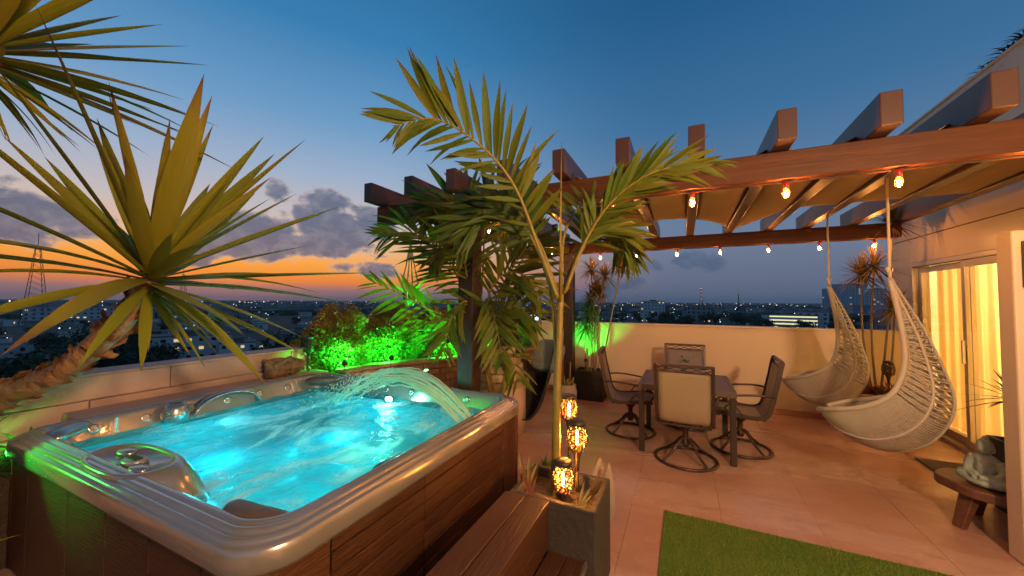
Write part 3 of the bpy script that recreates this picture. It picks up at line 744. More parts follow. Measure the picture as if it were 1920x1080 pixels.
# turf rug
rug = thing('turf_rug', 'bright green artificial turf rug on the terrace floor', 'rug', (.9, 2, 0))
MB().box2(-.155, 2.3, .2, 3.10, .001, .010).build('backing', 'turf_base', rug)
def turf():
    v = []; f = []
    for k in range(52000):
        x = random.uniform(-.15, 1.9); y = random.uniform(1.9, 3.095)
        if y < 2.0 + max(0, (x - .3)) * .45: continue
        a = random.uniform(0, 6.283); h = random.uniform(.008, .018); w = .0022
        dx, dy = math.cos(a) * w, math.sin(a) * w; lx, ly = random.uniform(-.008, .008), random.uniform(-.008, .008)
        b = len(v); v += [(x - dx, y - dy, .009), (x + dx, y + dy, .009), (x + lx, y + ly, .009 + h)]; f.append((b, b + 1, b + 2))
    m = MB(); m.v = v; m.f = f; m.mi = [0] * len(f); return stuff(m.build('pile', 'turf', rug))
turf()
# ================================================================== dining set
tb = thing('dining_table', 'square dark brown patio table between four swivel chairs', 'table', (0, 4.69, 0))
TXa, TXb, TYa, TYb = -.465, .455, 4.22, 5.13
for k in range(7):
    y0 = TYa + .035 + (TYb - TYa - .07) / 7 * k; y1 = y0 + (TYb - TYa - .07) / 7 - .006
    MB().box2(TXa + .036, TXb - .036, y0, y1, .697, .717).build('slat', 'table_top', tb, bevel=.003)
fr = MB(); fr.box2(TXa, TXb, TYa, TYa + .034, .66, .72); fr.box2(TXa, TXb, TYb - .034, TYb, .66, .72)
fr.box2(TXa, TXa + .034, TYa + .035, TYb - .035, .66, .72); fr.box2(TXb - .034, TXb, TYa + .035, TYb - .035, .66, .72)
fr.build('top_frame', 'table_top', tb, bevel=.004)
for x in (TXa + .005, TXb - .06):
    for y in (TYa + .005, TYb - .06): MB().box2(x, x + .055, y, y + .055, .0, .659).build('leg', 'dark_metal', tb, bevel=.004)
def chair(label, mt):
    t = thing('dining_chair', label, 'chair', group='swivel chairs round the patio table')
    b = lambda m, n, mm, s=False, bv=0: m.build(n, mm, t, smooth=s, world=False, bevel=bv)
    # chair faces +y, origin on floor under the swivel post
    seat = []
    prof = [(.24, .415), (.22, .435), (.10, .43), (-.06, .415), (-.17, .42), (-.225, .46), (-.255, .54), (-.285, .68), (-.315, .82), (-.335, .925)]
    sp = spline([(0, y, z) for y, z in prof], 26)
    def xs(z): return .235
    def sheet(pts, w, dep, th):
        m = MB(); loops = []
        for p in pts: loops.append([(w * (i / 8 * 2 - 1), p.y - dep * (1 - (i / 8 * 2 - 1) ** 2) * (1 if p.z > .5 else 0), p.z - dep * (1 - (i / 8 * 2 - 1) ** 2) * (0 if p.z > .5 else 1)) for i in range(9)])
        m.loft(loops, False); return m
    k = 12
    for nm, pts in (('seat_sling', sp[:k + 1]), ('back_sling', sp[k:])):
        o = b(sheet(pts, .232, .015, 0), nm, mt, True); md = o.modifiers.new('thick', 'SOLIDIFY'); md.thickness = .008
    for s in (-1, 1):
        full = [Vector((s * .248, p.y, p.z)) for p in sp] + [Vector((s * .248, -.352, 1.0))]
        m = MB(); loops = []
        for i, p in enumerate(full):
            tt = (full[min(i + 1, len(full) - 1)] - full[max(i - 1, 0)]).normalized(); nn = Vector((0, -tt.z, tt.y))
            loops.append([tuple(p + Vector((a, 0, 0)) + nn * c) for a, c in ((-.014, -.022), (.014, -.022), (.014, .022), (-.014, .022))])
        m.loft(loops, True, True, True); b(m, 'side_rail', 'bronze_metal', False, .003)
        arm = spline([(s * .262, -.275, .645), (s * .285, -.15, .655), (s * .292, .05, .635), (s * .288, .20, .60), (s * .275, .26, .53), (s * .262, .22, .43)], 24)
        m = MB().tube(arm, .011, 7); b(m, 'arm', 'bronze_metal', True)
        sc = spline([(s * .262, .0, .43), (s * .272, .05, .50), (s * .28, .12, .53), (s * .283, .16, .49), (s * .28, .12, .465), (s * .276, .09, .50)], 18)
        b(MB().tube(sc, .007, 6), 'arm_scroll', 'bronze_metal', True)
    m = MB(); m.box2(-.262, .262, -.366, -.338, .985, 1.012); b(m, 'top_rail', 'bronze_metal', False, .004)
    m = MB(); m.box2(-.234, .234, -.350, -.328, .928, .944); b(m, 'cross_rail', 'bronze_metal', False, .003)
    for ph in (0, math.pi):
        w = [(-.232 + .464 * i / 40, -.345, .9645 + .017 * math.sin(i / 40 * 4 * math.pi + ph)) for i in range(41)]
        b(MB().tube(w, .0045, 5), 'lattice_scroll', 'bronze_metal', True)
    m = MB(); m.box2(-.234, .234, .20, .235, .395, .413); m.box2(-.234, .234, -.21, -.175, .385, .405); m.box2(-.04, .04, -.175, .20, .375, .395); b(m, 'seat_frame', 'bronze_metal', False, .003)
    m = MB().lathe([(.05, .37), (.05, .32), (.028, .30), (.026, .20), (.04, .17), (.03, .14)], 16); b(m, 'swivel_post', 'bronze_metal', True)
    for a in range(4):
        g = R(45 + 90 * a); c, s_ = math.cos(g), math.sin(g)
        pts = spline([(c * .02, s_ * .02, .22), (c * .08, s_ * .08, .19), (c * .17, s_ * .17, .10), (c * .275, s_ * .275, .022)], 12)
        b(MB().tube(pts, .013, 7), 'leg', 'bronze_metal', True)
    rg = [(.285 * math.cos(2 * math.pi * i / 40), .285 * math.sin(2 * math.pi * i / 40), .016) for i in range(40)]
    b(MB().tube(rg, .015, 7, closed=True), 'base_ring', 'bronze_metal', True)
    return t
c0 = chair('patio swivel chair with tan sling, its back turned towards the green turf rug', 'sling')
c0.location = (-.005, 4.20, 0); c0.rotation_euler = (0, 0, R(-2))
c1 = chair('patio swivel chair with mauve grey sling, next to the black weave planter box', 'sling_grey')
c1.location = (-.62, 4.80, 0); c1.rotation_euler = (0, 0, R(-84))
dup(c0, (.54, 4.77, 0), R(88), 'patio swivel chair between the table and the hanging egg chairs')
dup(c1, (.0, 5.42, 0), R(181), 'patio swivel chair between the table and the cream parapet wall')
# sprig in a vase on the table
vs = thing('table_plant', 'small leafy sprig in a dark vase on the patio table', 'plant', (-.02, 4.85, .717))
MB().lathe([(.03, 0), (.04, .02), (.036, .07), (.02, .09), (.024, .10)], 16, (-.02, 4.85, .718)).build('vase', 'dark_metal', vs, smooth=True)
def leafmesh(name, mt, w=.12, fold=.25, curl=0.0, n=6, pow_=1.0, base=.25):
    """unit-length blade along +y, normal +z"""
    m = MB()
    for i in range(n + 1):
        t = i / n; ww = w * (base + (1 - base) * min(1, t / .35)) * (1 - max(0, (t - .35) / .65) ** (1.6 * pow_)) if t > 0 else w * base
        z = -curl * t * t
        m.v += [(-ww, t, z + fold * ww), (0, t, z), (ww, t, z + fold * ww)]
    for i in range(n):
        a = i * 3; m.face([a, a + 1, a + 4, a + 3]); m.face([a + 1, a + 2, a + 5, a + 4])
    return m.mesh(name, mt, True)
def orient(p, d, up, L, W=None):
    y = Vector(d).normalized(); x = y.cross(Vector(up))
    if x.length < 1e-4: x = y.orthogonal()
    x.normalize(); z = x.cross(y)
    W = L if W is None else W
    return Matrix(((x.x * W, y.x * L, z.x * L, p[0]), (x.y * W, y.y * L, z.y * L, p[1]), (x.z * W, y.z * L, z.z * L, p[2]), (0, 0, 0, 1)))
def place(name, me, M, parent):
    o = bpy.data.objects.new(name, me); COL.objects.link(o); o.matrix_basis = M; adopt(o, parent); return o
sprig = leafmesh('leaf', 'fern_leaf', .22, .2, .15, 4)
stem = spline([(-.02, 4.85, .80), (.0, 4.85, .88), (.06, 4.84, .94), (.14, 4.83, .985)], 10)
MB().tube(stem, .003, 5).build('stem', 'dracaena_stem', vs)
for i in range(26):
    a = i * 2.4; p = stem[random.randint(2, 5)] + Vector((random.gauss(-.03, .03), random.gauss(0, .03), random.gauss(0, .018)))
    place('leaf', sprig, orient(p, (math.cos(a), math.sin(a), random.uniform(-.1, .6)), (0, 0, 1), random.uniform(.05, .085)), vs)

# ================================================================== hanging egg chairs
def egg_chair(label):
    t = thing('hanging_chair', label, 'hanging chair', group='woven hanging chairs')
    S = spline([(0, 0, 1.80), (-.06, 0, 1.66), (-.17, 0, 1.40), (-.25, 0, 1.15), (-.30, 0, .92), (-.26, 0, .72), (-.14, 0, .55), (.04, 0, .46), (.22, 0, .48), (.34, 0, .57), (.43, 0, .67)], 120)
    Mi = spline([(.0, 0, 1.79), (-.04, 0, 1.60), (-.075, 0, 1.40), (-.095, 0, 1.22), (-.085, 0, 1.07), (-.04, 0, .94), (.05, 0, .85), (.17, 0, .79), (.28, 0, .755), (.37, 0, .72), (.44, 0, .69)], 120)
    wk = [.012, .055, .10, .15, .20, .25, .28, .29, .27, .21, .10]
    wd = [p.z for p in spline([(0, 0, w) for w in wk], 120)]
    m = MB()
    for k in range(2, 119):
        pts = []
        for i in range(15):
            g = -math.pi / 2 + math.pi * i / 14
            q = Mi[k] + (S[k] - Mi[k]) * math.cos(g); pts.append((q.x, wd[k] * math.sin(g), q.z))
        if k < 60 and k % 3 == 1: continue
        m.tube(pts, .0056, 5, cap=False)
    m.build('weave', 'wicker', t, True, world=False)
    for s in (-1, 1):
        rim = [(Mi[k].x, s * wd[k], Mi[k].z) for k in range(0, 121, 3)]
        MB().tube(rim, .019, 8).build('rim_tube', 'wicker', t, True, world=False)
    for g in (0, .85, -.85):
        pts = []
        for k in range(0, 121, 3):
            q = Mi[k] + (S[k] - Mi[k]) * math.cos(g) * 1.012; pts.append((q.x, wd[k] * math.sin(g) * 1.012, q.z))
        MB().tube(pts, .010, 6).build('rib', 'wicker', t, True, world=False)
    MB().tube([(0, 0, 1.79), (.0, 0, 1.84), (0.012, 0, 1.87), (.0, 0, 1.89), (0, 0, 2.592)], [.012, .013, .018, .010, .010], 7).build('rope', 'rope', t, True, world=False)
    rg = [(.018 * math.cos(a), 0, 1.86 + .022 * math.sin(a)) for a in [2 * math.pi * i / 14 for i in range(14)]]
    MB().tube(rg, .005, 6, closed=True).build('shackle', 'steel', t, True, world=False)
    return t
e0 = egg_chair('woven teardrop hanging chair closest to the sliding glass door')
e0.location = (1.46, 3.86, 0); e0.rotation_euler = (0, 0, R(148))
dup(e0, (1.47, 5.24, .0), R(152), 'woven teardrop hanging chair beside the cream parapet wall and the red leaved planter')

# ================================================================== live-edge side table, statue, black planter
sd_ = thing('side_table', 'low round wooden side table on splayed legs carrying the seated statue', 'side table', (1.97, 3.88, 0))
TC = (1.97, 3.88)
poly = [(TC[0] + (.255 + .012 * math.sin(3 * g) + .006 * math.sin(7 * g)) * math.cos(g), TC[1] + (.255 + .012 * math.sin(3 * g) + .006 * math.sin(7 * g)) * math.sin(g)) for g in [2 * math.pi * k / 40 for k in range(40)]]
MB().prism(poly, .250, .318).build('slab', 'table_wood', sd_, bevel=.012)
for g in (R(200), R(305), R(85)):
    c_, s_ = math.cos(g), math.sin(g); m = MB(); loops = []
    for rr_, z, w in ((.13, .249, .050), (.215, .0, .034)): loops.append([(TC[0] + rr_ * c_ + w * (a_ * c_ - b_ * s_), TC[1] + rr_ * s_ + w * (a_ * s_ + b_ * c_), z) for a_, b_ in ((-.6, -1), (.6, -1), (.6, 1), (-.6, 1))])
    m.loft(loops, True, True, True); m.build('leg', 'table_wood', sd_, bevel=.006)
dm = MB().box2(2.13, 2.70, 4.36, 5.26, .001, .014).build('doormat', 'mat_brown', bevel=.004); tag(dm, 'dark brown doormat on the floor before the sliding glass door', 'doormat')
bd = thing('stone_statue', 'grey green stone figure seated cross-legged on the wooden side table', 'statue', (1.91, 3.80, .318))
def statue():
    m = MB(); x, y, z = 1.91, 3.80, .316
    m.ell((x, y, z + .030), (.115, .09, .034), 20, 10)
    m.ell((x - .070, y - .03, z + .045), (.07, .045, .036), 14, 8); m.ell((x + .070, y - .03, z + .045), (.07, .045, .036), 14, 8)
    m.ell((x, y + .005, z + .10), (.058, .045, .075), 16, 10); m.ell((x, y + .005, z + .155), (.068, .04, .035), 16, 8)
    for s in (-1, 1):
        m.tube(spline([(x + s * .064, y, z + .160), (x + s * .088, y - .005, z + .105), (x + s * .065, y - .045, z + .068), (x + s * .01, y - .075, z + .062)], 10), [.024] * 4 + [.021] * 3 + [.017] * 4, 9)
    m.tube([(x, y + .003, z + .17), (x, y, z + .205)], .022, 10)
    m.ell((x, y - .004, z + .232), (.040, .043, .050), 18, 12); m.ell((x, y + .002, z + .280), (.018, .018, .018), 10, 6)
    m.ell((x, y - .045, z + .228), (.007, .010, .013), 8, 6)
    for s in (-1, 1): m.ell((x + s * .040, y + .002, z + .222), (.007, .010, .022), 8, 6)
    cs, sn = math.cos(R(-58)), math.sin(R(-58))
    m.v = [(x + ((a - x) * cs - (b - y) * sn) * 1.04, y + ((a - x) * sn + (b - y) * cs) * 1.04, z + (c - z) * 1.2) for a, b, c in m.v]
    o = m.build('figure', 'statue', bd, True)
    md = o.modifiers.new('remesh', 'REMESH'); md.mode = 'VOXEL'; md.voxel_size = .0055; md.use_smooth_shade = True
statue()
bp = thing('black_planter', 'black rough stone planter with a spiky agave behind the statue', 'planter', (2.34, 4.18, 0))
planter_l = MB(); planter_l.loft([[(2.18 + a, 4.02 + a, z), (2.50 - a, 4.02 + a, z), (2.50 - a, 4.34 - a, z), (2.18 + a, 4.34 - a, z)] for a, z in ((.02, .001), (0, .55), (.03, .55), (.03, .51))], True, True, True)
planter_l.build('pot', 'black_stone', bp, bevel=.008)
def rosette(c, axis, n, L, w, mt, parent, nm='leaf_rosette', spread=(8, 120), droop=.25, seed=1, join=True, segs=5, wid=1.0):
    rd = random.Random(seed); m = MB(); axis = Vector(axis).normalized(); q = Vector((0, 0, 1)).rotation_difference(axis)
    for k in range(n):
        a = k * 2.39996 + rd.uniform(-.2, .2); th = R(lerp(spread[0], spread[1], ((k + .5) / n) ** .8) + rd.uniform(-8, 8))
        d = q @ Vector((math.sin(th) * math.cos(a), math.sin(th) * math.sin(a), math.cos(th))); l = L * rd.uniform(.75, 1.1)
        side = d.cross(Vector((0, 0, 1)));
        if side.length < .05: side = d.orthogonal()
        side.normalize(); b = len(m.v); c0_ = Vector(c)
        for i in range(segs + 1):
            t = i / segs; p = c0_ + d * (l * t) + Vector((0, 0, -droop * l * t * t)); ww = w * (.55 + .45 * min(1, t * 3)) * (1 - t ** 2.2) + .0004
            m.v += [tuple(p - side * ww), tuple(p + side * ww)]
        for i in range(segs): m.face([b + 2 * i, b + 2 * i + 1, b + 2 * i + 3, b + 2 * i + 2])
    return stuff(m.build(nm, mt, parent, True))
MB().lathe([(.05, 0), (.045, .12), (.03, .2)], 10, (2.29, 4.15, .50)).build('stem', 'dracaena_stem', bp, smooth=True)
rosette((2.24, 4.12, .88), (0, 0, 1), 46, .36, .012, 'dracaena_leaf', bp, spread=(10, 115), droop=.2, seed=4)
MB().tube([(2.28, 4.14, .68), (2.24, 4.12, .90)], .03, 8).build('stem', 'dracaena_stem', bp)
rp = thing('roof_plant', 'dark tangled plant growing on the roof edge of the house', 'plant', (2.95, 5.4, 3.96))
for k, (y, h) in enumerate(((5.25, .22), (5.05, .24), (4.85, .24), (5.5, .12), (4.6, .2))): rosette((2.92, y, 3.96 + h * .3), (-.2, 0, 1), 40, .26, .012, 'palm_dark', rp, nm='foliage', spread=(5, 100), droop=.5, seed=20 + k)

# ================================================================== torches
def torch_mesh():
    m = MB(); rings = [(-.088, .030), (-.07, .043), (-.03, .055), (.02, .058), (.06, .053), (.082, .047)]
    for j, (z, r) in enumerate(rings[1:5]): pass
    for k in range(16):
        a0 = 2 * math.pi * k / 16
        pts = []
        for i in range(13):
            u = i / 12; z = lerp(-.075, .07, u); r = .030 + .029 * math.sin(math.pi * min(1, .18 + .68 * u))
            a = a0 + .16 * math.sin(u * 22 + k * 1.7); pts.append((r * math.cos(a), r * math.sin(a), z))
        m.tube(pts, .0050, 4, cap=False)
    for i in range(11):
        u = (i + .5) / 11; z = lerp(-.075, .07, u); r = .030 + .029 * math.sin(math.pi * min(1, .18 + .68 * u))
        m.tube([(r * math.cos(2 * math.pi * k / 24), r * math.sin(2 * math.pi * k / 24), z + .004 * math.sin(k * 2.1 + i)) for k in range(24)], .0032, 4, closed=True)
    return m
def torch(label, p, foot, lit=True, group='lit lattice torches'):
    x, y, z = p
    t = thing('garden_torch', label, 'torch', (x, y, foot), group=group)
    sh = torch_mesh(); sh.v = [(a + x, b + y, c + z) for a, b, c in sh.v]
    sh.build('lattice_shade', 'dark_metal', t)
    MB().lathe([(.046, .070), (.051, .074), (.050, .092), (.04, .098), (.01, .099)], 20, p).build('cap', 'dark_metal', t, smooth=True)
    MB().lathe([(.013, -.20), (.015, -.14), (.024, -.10), (.034, -.076), (.036, -.072)], 16, p).build('cup', 'bronze_metal', t, smooth=True)
    MB().tube([(x, y, foot - .03), (x, y, z - .19)], .011, 9).build('stake', 'bronze_metal', t, smooth=True)
    if lit: MB().lathe([(.028, -.07)] + [(.022 + .029 * math.sin(math.pi * min(1, .18 + .68 * u)), lerp(-.072, .068, u)) for u in (0, .2, .4, .6, .8, 1)], 14, p).build('diffuser', 'flame_diffuser', t, smooth=True); MB().lathe([(.004, -.055), (.008, -.03), (.007, .01), (.003, .045)], 6, p).build('flame', 'flame_glow', t, smooth=True)
    return t
torch('lowest lit lattice torch at the front of the stone planter', (-.633, 2.05, .605), .49)
torch('lit lattice torch rising from the stone planter behind the lowest one', (-.585, 2.17, .80), .49)
torch('lit lattice torch standing in the dark pot next to the palm stem', (-.765, 2.62, .83), .30)
torch('unlit lattice torch beside the driftwood on the ledge', (-3.83, 2.80, 1.10), .80, False, 'unlit lattice torches')
torch('unlit lattice torch in the brown planter by the door', (2.25, 6.06, .80), .45, False, 'unlit lattice torches')
# things round the planter
dp = thing('grass_pot', 'dark round pot of tufted grass beside the hot tub corner', 'pot plant', (-.93, 2.62, 0))
MB().lathe([(.14, .0), (.19, .12), (.20, .30), (.185, .31), (.175, .28), (.02, .27)], 24, (-.93, 2.62, 0)).build('pot', 'pot_dark', dp, smooth=True)
rosette((-.95, 2.62, .28), (0, 0, 1), 130, .26, .0045, 'fern_leaf', dp, 'grass_blades', (2, 75), .35, 9)
ck = thing('shell_ornament', 'pale shell-like ornament on the floor behind the stone planter', 'ornament', (-.56, 2.45, 0))
lm_ = leafmesh('shell_blade', 'pale_leaf', .20, .7, .25, 6)
for k in range(7):
    a = R(-60 + 25 * k); place('shell_blade', lm_, orient((-.58, 2.47, .02 + .04 * (k % 3)), (.45 * math.cos(a), .3 * math.sin(a), 1.0 + .2 * (k % 2)), (math.cos(a), -1, .3), .34 + .05 * (k % 3)), ck)
MB().ell((-.58, 2.47, .05), (.08, .07, .05)).build('base', 'pale_leaf', ck, smooth=True)
for nm, lab, p, d, L, mt in (('shoot', 'red leaf shoot in the stone planter soil by the hot tub', (-.80, 1.98, .49), (-.2, .1, 1), .17, 'red_leaf'), ('shoot', 'yellow leaf shoot in the stone planter soil at its front right', (-.52, 1.97, .49), (.45, .35, 1), .15, 'palm_stem'),
                             ('shoot', 'yellow spike in the stone planter at the corner next to the hot tub', (-.85, 2.07, .49), (-.12, .1, 1), .22, 'palm_stem')):
    t = thing(nm, lab, 'shoot', p); lmz = leafmesh('leaf', mt, .06, .5, .15, 5)
    for k in range(3): place('leaf', lmz, orient(p, Vector(d) + Vector((.35 * (k - 1), .1 * k, 0)), (0, -1, .2), L * (1 - .15 * k)), t)

# ================================================================== palms
leaflets = {m: [leafmesh('leaflet', m, w, .35, c, 5, 1.3, .35) for w, c in ((.052, .10), (.050, .22), (.056, .05), (.048, .40))] for m in ('palm_leaf', 'palm_dark')}
CAM = Vector((0, 0, 1.6))
def frond(pts, parent, n=24, L=.42, mt='palm_leaf', seed=1, nmix=.75, split=True, start=.18, width=1.0, gap=False, side_w=(1, 1), lean=.55):
    rd = random.Random(seed); sp = spline(pts, 40)
    rr = [lerp(.013, .002, i / 40) for i in range(41)]
    fo = MB().tube(sp, rr, 6).build('frond', 'palm_stem', parent, smooth=True)
    jm = MB()
    for s in (-1, 1):
        for k in range(n):
            t = lerp(start, .995, (k + .25 * (s > 0) + rd.uniform(-.15, .15)) / n); t = min(max(t, 0), .995)
            i = min(int(t * 40), 39); p = sp[i].lerp(sp[i + 1], t * 40 - i); T = (sp[min(i + 1, 40)] - sp[max(i - 1, 0)]).normalized()
            Nv = ((CAM - p).normalized() * nmix + Vector((0, 0, 1)) * (1 - nmix) + Vector((rd.uniform(-.2, .2), rd.uniform(-.2, .2), 0))).normalized()
            S = T.cross(Nv).normalized() * s
            u = (t - start) / (1 - start); prof = .45 + .75 * math.sin(math.pi * min(1, .15 + .70 * u)) if u < .8 else lerp(.85, .42, (u - .8) / .2)
            l = L * prof * rd.uniform(.85, 1.12) * side_w[0 if s < 0 else 1]; a = lean + .45 * u + rd.uniform(-.1, .1)
            d = S * math.cos(a) + T * math.sin(a) + Nv * rd.uniform(.02, .22) + Vector((0, 0, -rd.uniform(.0, .30) ** 1.0))
            if rd.random() < .05: continue
            up = Nv + S * rd.uniform(-.9, .9) + T * rd.uniform(-.3, .3)
            place('leaflet', leaflets[mt][rd.randrange(4)], orient(p, d, up, l, l * width * rd.uniform(.8, 1.2) * (.42 / max(l, .2)) ** .4), fo)
    return fo
p1 = thing('areca_palm', 'tall areca palm with a yellow cane rising from the stone planter', 'palm', (-.69, 2.06, .49))
stem1 = spline([(-.69, 2.08, .47), (-.685, 2.08, .75), (-.68, 2.08, 1.1), (-.67, 2.09, 1.4), (-.66, 2.09, 1.66)], 60)
MB().tube(stem1, [.029 - .012 * (i / 60) + (.003 if i % 9 == 0 else 0) for i in range(61)], 12).build('stem', 'palm_stem', p1, smooth=True)
FA = [(-.67, 2.06, 1.62), (-.75, 1.98, 1.89), (-.85, 1.84, 2.24), (-.99, 1.69, 2.44), (-1.17, 1.54, 2.55), (-1.34, 1.41, 2.49)]
FB = [(-.63, 2.08, 1.66), (-.52, 2.08, 1.93), (-.36, 2.06, 2.15), (-.13, 2.06, 2.29), (.17, 2.12, 2.31)]
FC = [(-.66, 2.08, 1.65), (-.66, 2.16, 2.01), (-.59, 2.35, 2.23), (-.45, 2.53, 2.2), (-.35, 2.69, 2.0)]
FD = [(-.68, 2.07, 1.62), (-.82, 2.09, 1.94), (-.99, 2.11, 2.16), (-1.18, 2.07, 2.19), (-1.36, 2.0, 2.0)]
FF = [(-.64, 2.08, 1.65), (-.60, 2.25, 1.92), (-.51, 2.5, 2.09), (-.43, 2.76, 2.09)]
frond(FA, p1, 31, .29, seed=3, start=.28, nmix=.85, side_w=(.75, 1.1), lean=.62); frond(FB, p1, 30, .23, seed=5, start=.24, nmix=.7, lean=.95)
frond(FC, p1, 22, .32, seed=6, start=.35, nmix=.6); frond(FD, p1, 24, .32, seed=8, start=.30, nmix=.6, mt='palm_dark'); frond(FF, p1, 17, .32, seed=9, start=.4, nmix=.5)
FG = [(-.67, 2.07, 1.62), (-.78, 2.09, 1.92), (-.95, 2.13, 2.17), (-1.14, 2.17, 2.32), (-1.36, 2.13, 2.28)]
FH = [(-.64, 2.08, 1.65), (-.57, 2.17, 1.88), (-.47, 2.24, 2.04), (-.36, 2.33, 2.04), (-.27, 2.44, 1.86)]
frond(FG, p1, 24, .27, seed=91, start=.34, nmix=.6, mt='palm_dark'); frond(FH, p1, 17, .26, seed=92, start=.4, nmix=.6, lean=.8)
MB().tube([(-.655, 2.07, 1.60), (-.65, 2.05, 2.12), (-.64, 2.04, 2.54)], [.009, .006, .0015], 6).build('spear_leaf', 'palm_stem', p1, smooth=True)
MB().tube(spline([(-.69, 2.09, 1.30), (-.72, 2.13, 1.55), (-.78, 2.2, 1.78)], 8), [.012] * 9, 6).build('side_shoot', 'palm_stem', p1, smooth=True)
p2 = thing('broad_palm', 'bushy palm with green lit fronds growing round the dark pergola post', 'palm', (-1.88, 3.19, 0))
for k, (x, y) in enumerate(((-1.95, 3.16), (-1.66, 3.14), (-1.70, 3.25), (-1.99, 3.05))):
    MB().tube(spline([(x, y, .0), (x - .01, y, .6), (-1.84 + .03 * k, 3.13, 1.15)], 12), [.03 - .012 * i / 12 for i in range(13)], 8).build('stem', 'palm_stem', p2, smooth=True)
F2 = [([(-1.84, 3.13, 1.16), (-1.88, 3.04, 1.57), (-1.95, 2.83, 1.92), (-2.13, 2.62, 2.19), (-2.39, 2.39, 2.17)], 28, .36),
      ([(-1.82, 3.14, 1.21), (-1.79, 3.02, 1.83), (-1.82, 2.93, 2.32), (-1.92, 2.82, 2.50), (-2.13, 2.61, 2.42)], 26, .42),
      ([(-1.79, 3.15, 1.21), (-1.64, 3.2, 1.68), (-1.41, 3.19, 2.03), (-1.21, 3.16, 2.22)], 17, .42),
      ([(-1.79, 3.16, 1.16), (-1.69, 3.07, 1.62), (-1.51, 3.04, 1.85), (-1.29, 3.09, 1.82), (-1.14, 3.11, 1.58)], 17, .40),
      ([(-1.81, 3.15, 1.1), (-1.65, 3.1, 1.42), (-1.42, 3.09, 1.55), (-1.21, 3.09, 1.43)], 13, .40),
      ([(-1.86, 3.12, 1.1), (-1.95, 2.96, 1.39), (-2.13, 2.76, 1.52), (-2.31, 2.56, 1.66), (-2.5, 2.42, 1.77)], 13, .30),
      ([(-1.86, 3.13, 1.0), (-1.97, 2.96, 1.27), (-2.05, 2.83, 1.33), (-2.13, 2.72, 1.24)], 10, .24),
      ([(-1.82, 3.14, 1.21), (-1.78, 3.13, 1.94), (-1.71, 3.09, 2.45), (-1.47, 3.13, 2.62), (-1.21, 3.15, 2.46)], 20, .45),
      ([(-1.84, 3.15, .93), (-1.79, 2.99, 1.39), (-1.81, 2.86, 1.60), (-1.90, 2.74, 1.40), (-1.92, 2.69, 1.10)], 16, .26),
      ([(-1.82, 3.16, .98), (-1.71, 3.0, 1.43), (-1.62, 2.93, 1.62), (-1.50, 2.88, 1.38), (-1.42, 2.86, 1.06)], 16, .28),
      ([(-1.84, 3.14, 1.12), (-1.81, 2.92, 1.72), (-1.80, 2.78, 2.02), (-1.86, 2.66, 2.10), (-1.96, 2.52, 1.92)], 20, .30),
      ([(-1.79, 3.16, .95), (-1.6, 3.14, 1.09), (-1.45, 3.1, 1.06), (-1.38, 3.08, .87)], 8, .30)]
for k, (pts, n, L) in enumerate(F2): frond(pts, p2, n, L, mt='palm_dark' if k in (0, 1, 6, 7) else 'palm_leaf', seed=40 + k, start=.30, nmix=.55, width=1.15)

# yuccas on the left
yl = [leafmesh('yucca_leaf', 'yucca_leaf', .041, .35, c, 7, 1.15, .55) for c in (.0, .08, .2)]
def crown(parent, c, axis, n, L, seed, spread=(6, 138), clear=None):
    rd = random.Random(seed); axis = Vector(axis).normalized(); q = Vector((0, 0, 1)).rotation_difference(axis)
    for k in range(n):
        a = k * 2.39996 + rd.uniform(-.25, .25); th = R(lerp(spread[0], spread[1], ((k + .5) / n) ** .75) + rd.uniform(-7, 7))
        d = q @ Vector((math.sin(th) * math.cos(a), math.sin(th) * math.sin(a), math.cos(th)))
        if clear is not None and d.dot(Vector(clear).normalized()) > .38: continue
        l = L * rd.uniform(.72, 1.06) * (.85 if th < R(25) else 1) * (1 if th < R(95) else lerp(.85, .36, min(1, (th - R(95)) / R(35)))); p = Vector(c) + d * .03 - axis * (.10 * (k / n))
        place('leaf', yl[0 if th < R(60) else rd.choice((0, 1, 1, 2))], orient(p, d, axis + Vector((rd.uniform(-.3, .3), rd.uniform(-.3, .3), 0)), l, l * rd.uniform(.85, 1.12)), parent)
def trunk(parent, pts, r0, r1, seed, mt='bark'):
    rd = random.Random(seed); sp = spline(pts, 46); m = MB()
    m.tube(sp, [lerp(r0, r1, i / 46) * (1 + .14 * noise.noise((i * .6, seed, 0))) for i in range(47)], 14)
    o = m.build('trunk', mt, parent, smooth=True)
    f = MB()
    for k in range(150):         # scales left by shed leaves
        i = rd.randrange(6, 46); T = (sp[i] - sp[i - 1]).normalized(); s_ = T.orthogonal().normalized(); s_.rotate(Quaternion(T, rd.uniform(0, 6.283)))
        r = lerp(r0, r1, i / 46); w = rd.uniform(.015, .035); c = T.cross(s_); b = len(f.v); p = sp[i] + s_ * (r * .93)
        out = rd.uniform(.006, .03) * (1.6 if i > 30 else 1); h = rd.uniform(.025, .06)
        f.v += [tuple(p - c * w), tuple(p + c * w), tuple(p + c * w * .7 + T * h + s_ * out), tuple(p - c * w * .7 + T * h + s_ * out)]; f.face([b, b + 1, b + 2, b + 3])
    stuff(f.build('bark_scales', mt, parent))
y1 = thing('yucca', 'leaning yucca with a spiky crown and scaly trunk over the hot tub edge', 'yucca', (-3.72, .45, .55))
trunk(y1, [(-3.72, .45, .50), (-3.66, .52, .80), (-3.37, .65, 1.06), (-3.14, .70, 1.14), (-2.88, .76, 1.24), (-2.67, .81, 1.39), (-2.52, .85, 1.52), (-2.38, .87, 1.68)], .075, .045, 3)
crown(y1, (-2.36, .88, 1.73), (.30, .05, 1), 86, 1.0, 11, (6, 132), (-.70, -.60, -.50))
